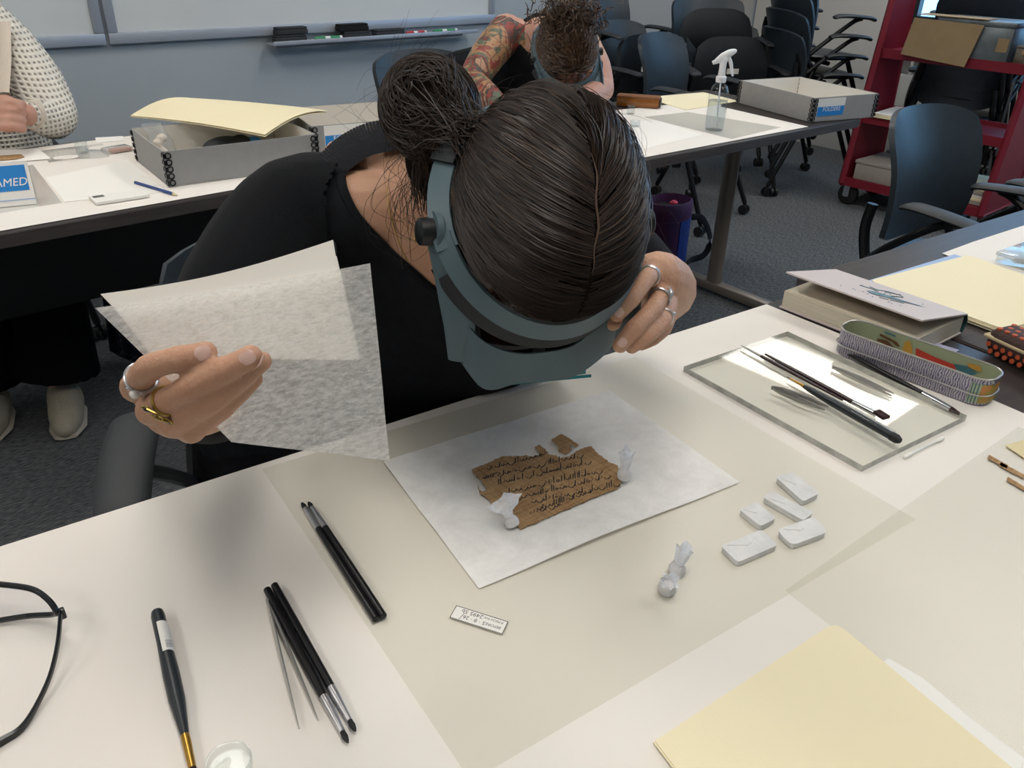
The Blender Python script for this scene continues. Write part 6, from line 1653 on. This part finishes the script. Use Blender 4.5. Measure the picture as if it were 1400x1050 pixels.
for i in range(2200):
    a_ = R3.uniform(0, 2 * pi); zz = R3.uniform(-.2, 1); rr = sqrt(1 - zz * zz); c_ = V((cos(a_) * rr * .091, sin(a_) * rr * .111, zz * .109))
    if c_.y < -.085 and c_.z < .0: continue
    d_ = V((R3.uniform(-.4, .4), 1, R3.uniform(-.4, .2))); path = []
    for k in range(8):
        path.append(h3c + M3_ @ (c_ * (1.015 + .035 * sin(k * 1.3 + i)))); n_ = V((c_.x / .091 ** 2, c_.y / .111 ** 2, c_.z / .109 ** 2)).normalized(); t_ = (d_ - n_ * d_.dot(n_)).normalized()
        c_ = c_ + t_ * .011; c_ = c_ * (1 / sqrt((c_.x / .091) ** 2 + (c_.y / .111) ** 2 + (c_.z / .109) ** 2))
    strand(hs, path, R3.uniform(.0010, .0022))
for i in range(420):                # curls of the topknot
    c_ = bn3 + M3_ @ V((R3.gauss(-.012, .046), R3.gauss(0, .034), R3.gauss(.01, .028))); u = V((R3.gauss(0, 1), R3.gauss(0, 1), R3.gauss(0, 1))).normalized(); v = u.orthogonal().normalized(); r_ = R3.uniform(.010, .022); w_ = R3.uniform(.3, .9)
    strand(hs, [c_ + (u * cos(k * .7) + v * sin(k * .7)) * r_ + u.cross(v) * .003 * k * w_ for k in range(10)], R3.uniform(.0010, .0020))
h_ = obj('hair', hcap3, 'scalp_brown', p3, 80, 'curly brown hair in a topknot'); obj('hair_strands', hs, 'hair_brown', h_, 0)
v3 = thing('magnifying_visor', 'grey-blue magnifying visor worn by the tattooed person', 'visor', h3c)
def bp3(a_, k=1.0, z=-.02): return h3(cos(a_) * .099 * k, sin(a_) * .120 * k, z + .02 * sin(a_))
def cs3(a0, a1, k, z, wide, thick, lean, n=30):
    def fn(u, v):
        a_ = radians(a0 + (a1 - a0) * u); return bp3(a_, k, z) + (U3 * (1 - lean) - M3_ @ V((cos(a_), sin(a_), 0)) * lean).normalized() * wide * (v - .5)
    return MB().grid(fn, n, 3, thick)
obj('rear_strap', cs3(-10, 190, 1, -.02, .024, -.004, .5), 'visor_band', v3); obj('front_band', cs3(190, 350, 1, -.022, .022, -.005, .45), 'visor_band', v3); obj('sweat_pad', cs3(194, 346, 1.06, -.036, .034, -.007, .4), 'visor_pad', v3)
for s in (-1, 1): obj('hinge_knob', MB().lathe(h3(s * .103, -.01, -.028), L3 * s, [(.012, -.002), (.012, .013)], 16), 'black_plastic', v3)
A3 = [(-.095, -.07), (-.06, -.115), (0, -.128), (.06, -.115), (.095, -.07)]; B3_ = [(-.092, -.13), (-.066, -.165), (0, -.17), (.066, -.165), (.092, -.13)]
a3 = smoothpath([h3(x, y, -.035) for x, y in A3], 4); b3_ = smoothpath([h3(x, y, -.055) for x, y in B3_], 4); c3 = smoothpath([h3(x, y, -.115) for x, y in B3_], 4)
def hood3(u, v):
    i = min(int(round(u * 16)), 16); return a3[i].lerp(b3_[i], v / .5) if v <= .5 else b3_[i].lerp(c3[i], (v - .5) / .5)
obj('hood', MB().grid(hood3, 16, 8, -.003), 'visor', v3, 35)
for s in (-1, 1): obj('side_arm', MB().tube([h3(s * .103, -.005, -.03), h3(s * .096, -.09, -.045), h3(s * .092, -.13, -.07)], [.013, .016, .018], 12, ref=U3, flat=.3), 'visor', v3)
# ======================================================== the person in the knit cardigan
def knit_mat():
    m = mat('knit_cream', 'd8d3c8', .95, spec=.1, sheen=.3)
    n, l, b = nodes_of(m); tc = n.new('ShaderNodeTexCoord')
    def wave(direction, sc):
        w_ = n.new('ShaderNodeTexWave'); w_.wave_type = 'BANDS'; w_.bands_direction = direction; w_.inputs['Scale'].default_value = sc; w_.inputs['Distortion'].default_value = .6; l.new(tc.outputs['Object'], w_.inputs['Vector']); return w_
    a_, c_ = wave('Z', 24), wave('X', 24); mu = n.new('ShaderNodeMath'); mu.operation = 'MULTIPLY'; l.new(a_.outputs['Fac'], mu.inputs[0]); l.new(c_.outputs['Fac'], mu.inputs[1])
    mr = n.new('ShaderNodeMapRange'); mr.inputs['From Min'].default_value = .50; mr.inputs['From Max'].default_value = .72; mr.inputs['To Min'].default_value = 1; mr.inputs['To Max'].default_value = .35
    l.new(mu.outputs[0], mr.inputs['Value']); l.new(mr.outputs['Result'], b.inputs['Alpha'])      # open stitches: one looks through the holes
    bp_ = n.new('ShaderNodeBump'); bp_.invert = True; bp_.inputs['Strength'].default_value = .8; bp_.inputs['Distance'].default_value = .008; l.new(mu.outputs[0], bp_.inputs['Height']); l.new(bp_.outputs['Normal'], b.inputs['Normal'])
knit_mat(); mat('knit_rib', 'cfc3b4', .95, bump=(160, .4, (1, 1, 6)))
nk2 = D(-40, 5, 2.48); sL2 = D(18, 66, 2.46); sR2 = D(-130, 80, 2.44); ch2 = D(-50, 120, 2.46); pl2 = V((.46, 3.02, .56))
eL2 = D(74, 160, 2.34); hL2 = D(34, 157, 2.20); eR2 = D(-150, 180, 2.34); hR2 = D(-30, 165, 2.14)
p2 = thing('person', 'person in cream knit cardigan and black trousers at the whiteboard table', 'person', (pl2.x, pl2.y, 0))
b2 = MB(); hd2 = nk2 + V((-.02, -.06, .17))
b2.ell(hd2, (.076, .095, .11)); b2.ell(hd2 + V((0, -.03, -.07)), (.058, .06, .06)); limb(b2, [hd2 + V((0, -.09, -.01)), hd2 + V((0, -.105, -.035))], [.008, .012], 8)
for s in (-1, 1): b2.ell(hd2 + V((s * .078, .005, -.02)), (.008, .017, .03))
limb(b2, [hd2 + V((0, .02, -.08)), nk2], [.052, .058]); s2 = (sL2 - sR2).normalized()
limb(b2, [nk2, ch2, pl2 + V((0, 0, .15)), pl2], [.08, .15, .14, .16], 18, 5, [.75, .68, .7, .75], s2)
for sp_ in (sR2, sL2): limb(b2, [nk2, sp_], [.05, .055])
for s_, e_, h_ in ((sL2, eL2, hL2), (sR2, eR2, hR2)): limb(b2, [s_, e_], [.052, .042]); limb(b2, [e_, h_], [.042, .028])
# the hand in view: a loose fist
pr = D(10, 158, 2.15)
b2.ell(pr, (.040, .026, .045), rot3(_rt, _fw))
for k in range(4):
    y = 141 + k * 11; limb(b2, [D(30, y + 2, 2.145), D(14, y - 1, 2.115), D(-6, y + 1, 2.115), D(-12, y + 3, 2.14)], [.0125, .012, .011, .009], 10)
limb(b2, [D(26, 148, 2.13), D(10, 136, 2.115), D(-6, 136, 2.115)], [.013, .012, .010], 10)
fA, fB = V((.375, 2.40, 0)), V((.205, 2.51, 0))
for kn, ft, hi in ((V((.42, 2.50, .53)), fA, pl2 + V((.09, 0, 0))), (V((.22, 2.56, .53)), fB, pl2 + V((-.09, 0, 0)))):
    limb(b2, [hi, kn], [.085, .058]); limb(b2, [kn, ft + V((0, .06, .10))], [.056, .038])
obj('body', remesh(b2, .004, 3), 'skin_pale', p2, 80)
c2 = MB()
limb(c2, [nk2 + V((0, .02, -.02)), ch2 + V((0, .03, 0)), pl2 + V((0, .02, .15)), pl2 + V((0, .02, -.05))], [.09, .165, .17, .18], 20, 5, [.75, .70, .72, .75], s2)
limb(c2, [nk2.lerp(sL2, .4), sL2, sL2.lerp(eL2, .5) + _rt * .012, eL2, eL2.lerp(hL2, .75)], [.066, .072, .074, .062, .040], 18); limb(c2, [nk2.lerp(sR2, .4), sR2, eR2, eR2.lerp(hR2, .7)], [.07, .082, .072, .046], 18)
for k in range(4): c2.ell(eL2 + _rt * .012 * (k % 2) - _up * .012 * k + _up * .02, (.052, .03, .014), rot3(_rt, _fw), 12, 8)
obj('cardigan', remesh(c2, .006, 5), 'knit_cream', p2, 80, 'cream open-knit cardigan')
obj('front_band', MB().tube([D(6, 32, 2.37), D(7, 80, 2.31), D(4, 128, 2.28)], .018, 10, ref=_rt, flat=.35), 'knit_rib', p2)
obj('cuff', MB().tube([eL2.lerp(hL2, .62), eL2.lerp(hL2, .86)], [.043, .038], 18), 'knit_rib', p2)
t2_ = MB()
for kn, ft, hi in ((V((.42, 2.50, .53)), fA, pl2 + V((.09, 0, 0))), (V((.22, 2.56, .53)), fB, pl2 + V((-.09, 0, 0)))):
    limb(t2_, [hi, kn], [.105, .085]); limb(t2_, [kn, kn.lerp(ft, .5) + V((.0, .03, 0)), ft + V((.0, .07, .12))], [.085, .10, .118], 18, 5, None, None, False)
obj('trousers', remesh(t2_, .008, 4), 'trouser', p2, 80, 'wide black trousers')
mat('sneaker', '9c9484', .8, bump=(150, .3), var=(30, 'a69d8d', .7)); mat('sole', 'b3ac9e', .8)
for ft in (fA, fB):
    sh = MB(); dr = V((-.35, -.94, 0)); limb(sh, [ft + V((0, .07, .05)), ft + dr * .02 + V((0, .04, .055)), ft + dr * .09 + V((0, .02, .042)), ft + dr * .13 + V((0, .02, .034))], [.046, .050, .046, .034], 14)
    so = obj('sneaker', remesh(sh, .005, 3), 'sneaker', p2, 80)
    obj('sole', MB().tube([ft + V((0, .10, .012)), ft + dr * .02 + V((0, .04, .012)), ft + dr * .10 + V((0, .02, .012)), ft + dr * .155 + V((0, .02, .014))], [.040, .050, .050, .030], 16, ref=(dr.y, -dr.x, 0), flat=.24), 'sole', so)
def floral():
    m = mat('floral', '171b2a', .9)
    n, l, b = nodes_of(m); tc = n.new('ShaderNodeTexCoord'); nz = n.new('ShaderNodeTexNoise'); nz.inputs['Scale'].default_value = 22; nz.inputs['Detail'].default_value = 8; nz.inputs['Roughness'].default_value = .75; l.new(tc.outputs['Object'], nz.inputs['Vector'])
    cr = n.new('ShaderNodeValToRGB'); cr.color_ramp.elements[0].position = .54; cr.color_ramp.elements[1].position = .66; cr.color_ramp.elements[0].color = lin('14172a'); cr.color_ramp.elements[1].color = lin('8f93a4')
    l.new(nz.outputs['Fac'], cr.inputs[0]); l.new(cr.outputs[0], b.inputs['Base Color'])
floral()
def drape(pts, d0, d1):
    a_, b_, c_, d_ = pts
    def fn(u, v):
        x = (a_[0] + (b_[0] - a_[0]) * u) * (1 - v) + (d_[0] + (c_[0] - d_[0]) * u) * v; y = (a_[1] + (b_[1] - a_[1]) * u) * (1 - v) + (d_[1] + (c_[1] - d_[1]) * u) * v
        return D(x, y, d0 + (d1 - d0) * v + .02 * sin(u * 9))
    return MB().grid(fn, 12, 14, .004)
obj('floral_coat_tail', drape([(125, 300), (172, 318), (205, 505), (150, 480)], 2.62, 2.72), 'floral', p2, 60, 'dark floral coat tail')
obj('floral_coat_tail', drape([(25, 330), (62, 330), (55, 440), (35, 440)], 2.60, 2.66), 'floral', p2, 60, 'dark floral coat tail')
chair(pl2.x - .12, pl2.y + .14, radians(3), 'dark chair under the person in the cream cardigan', 'chairs at the tables')
chair(pel3.x, pel3.y + .05, radians(-3), 'dark chair under the tattooed person', 'chairs at the tables')
bpy.context.view_layer.update()
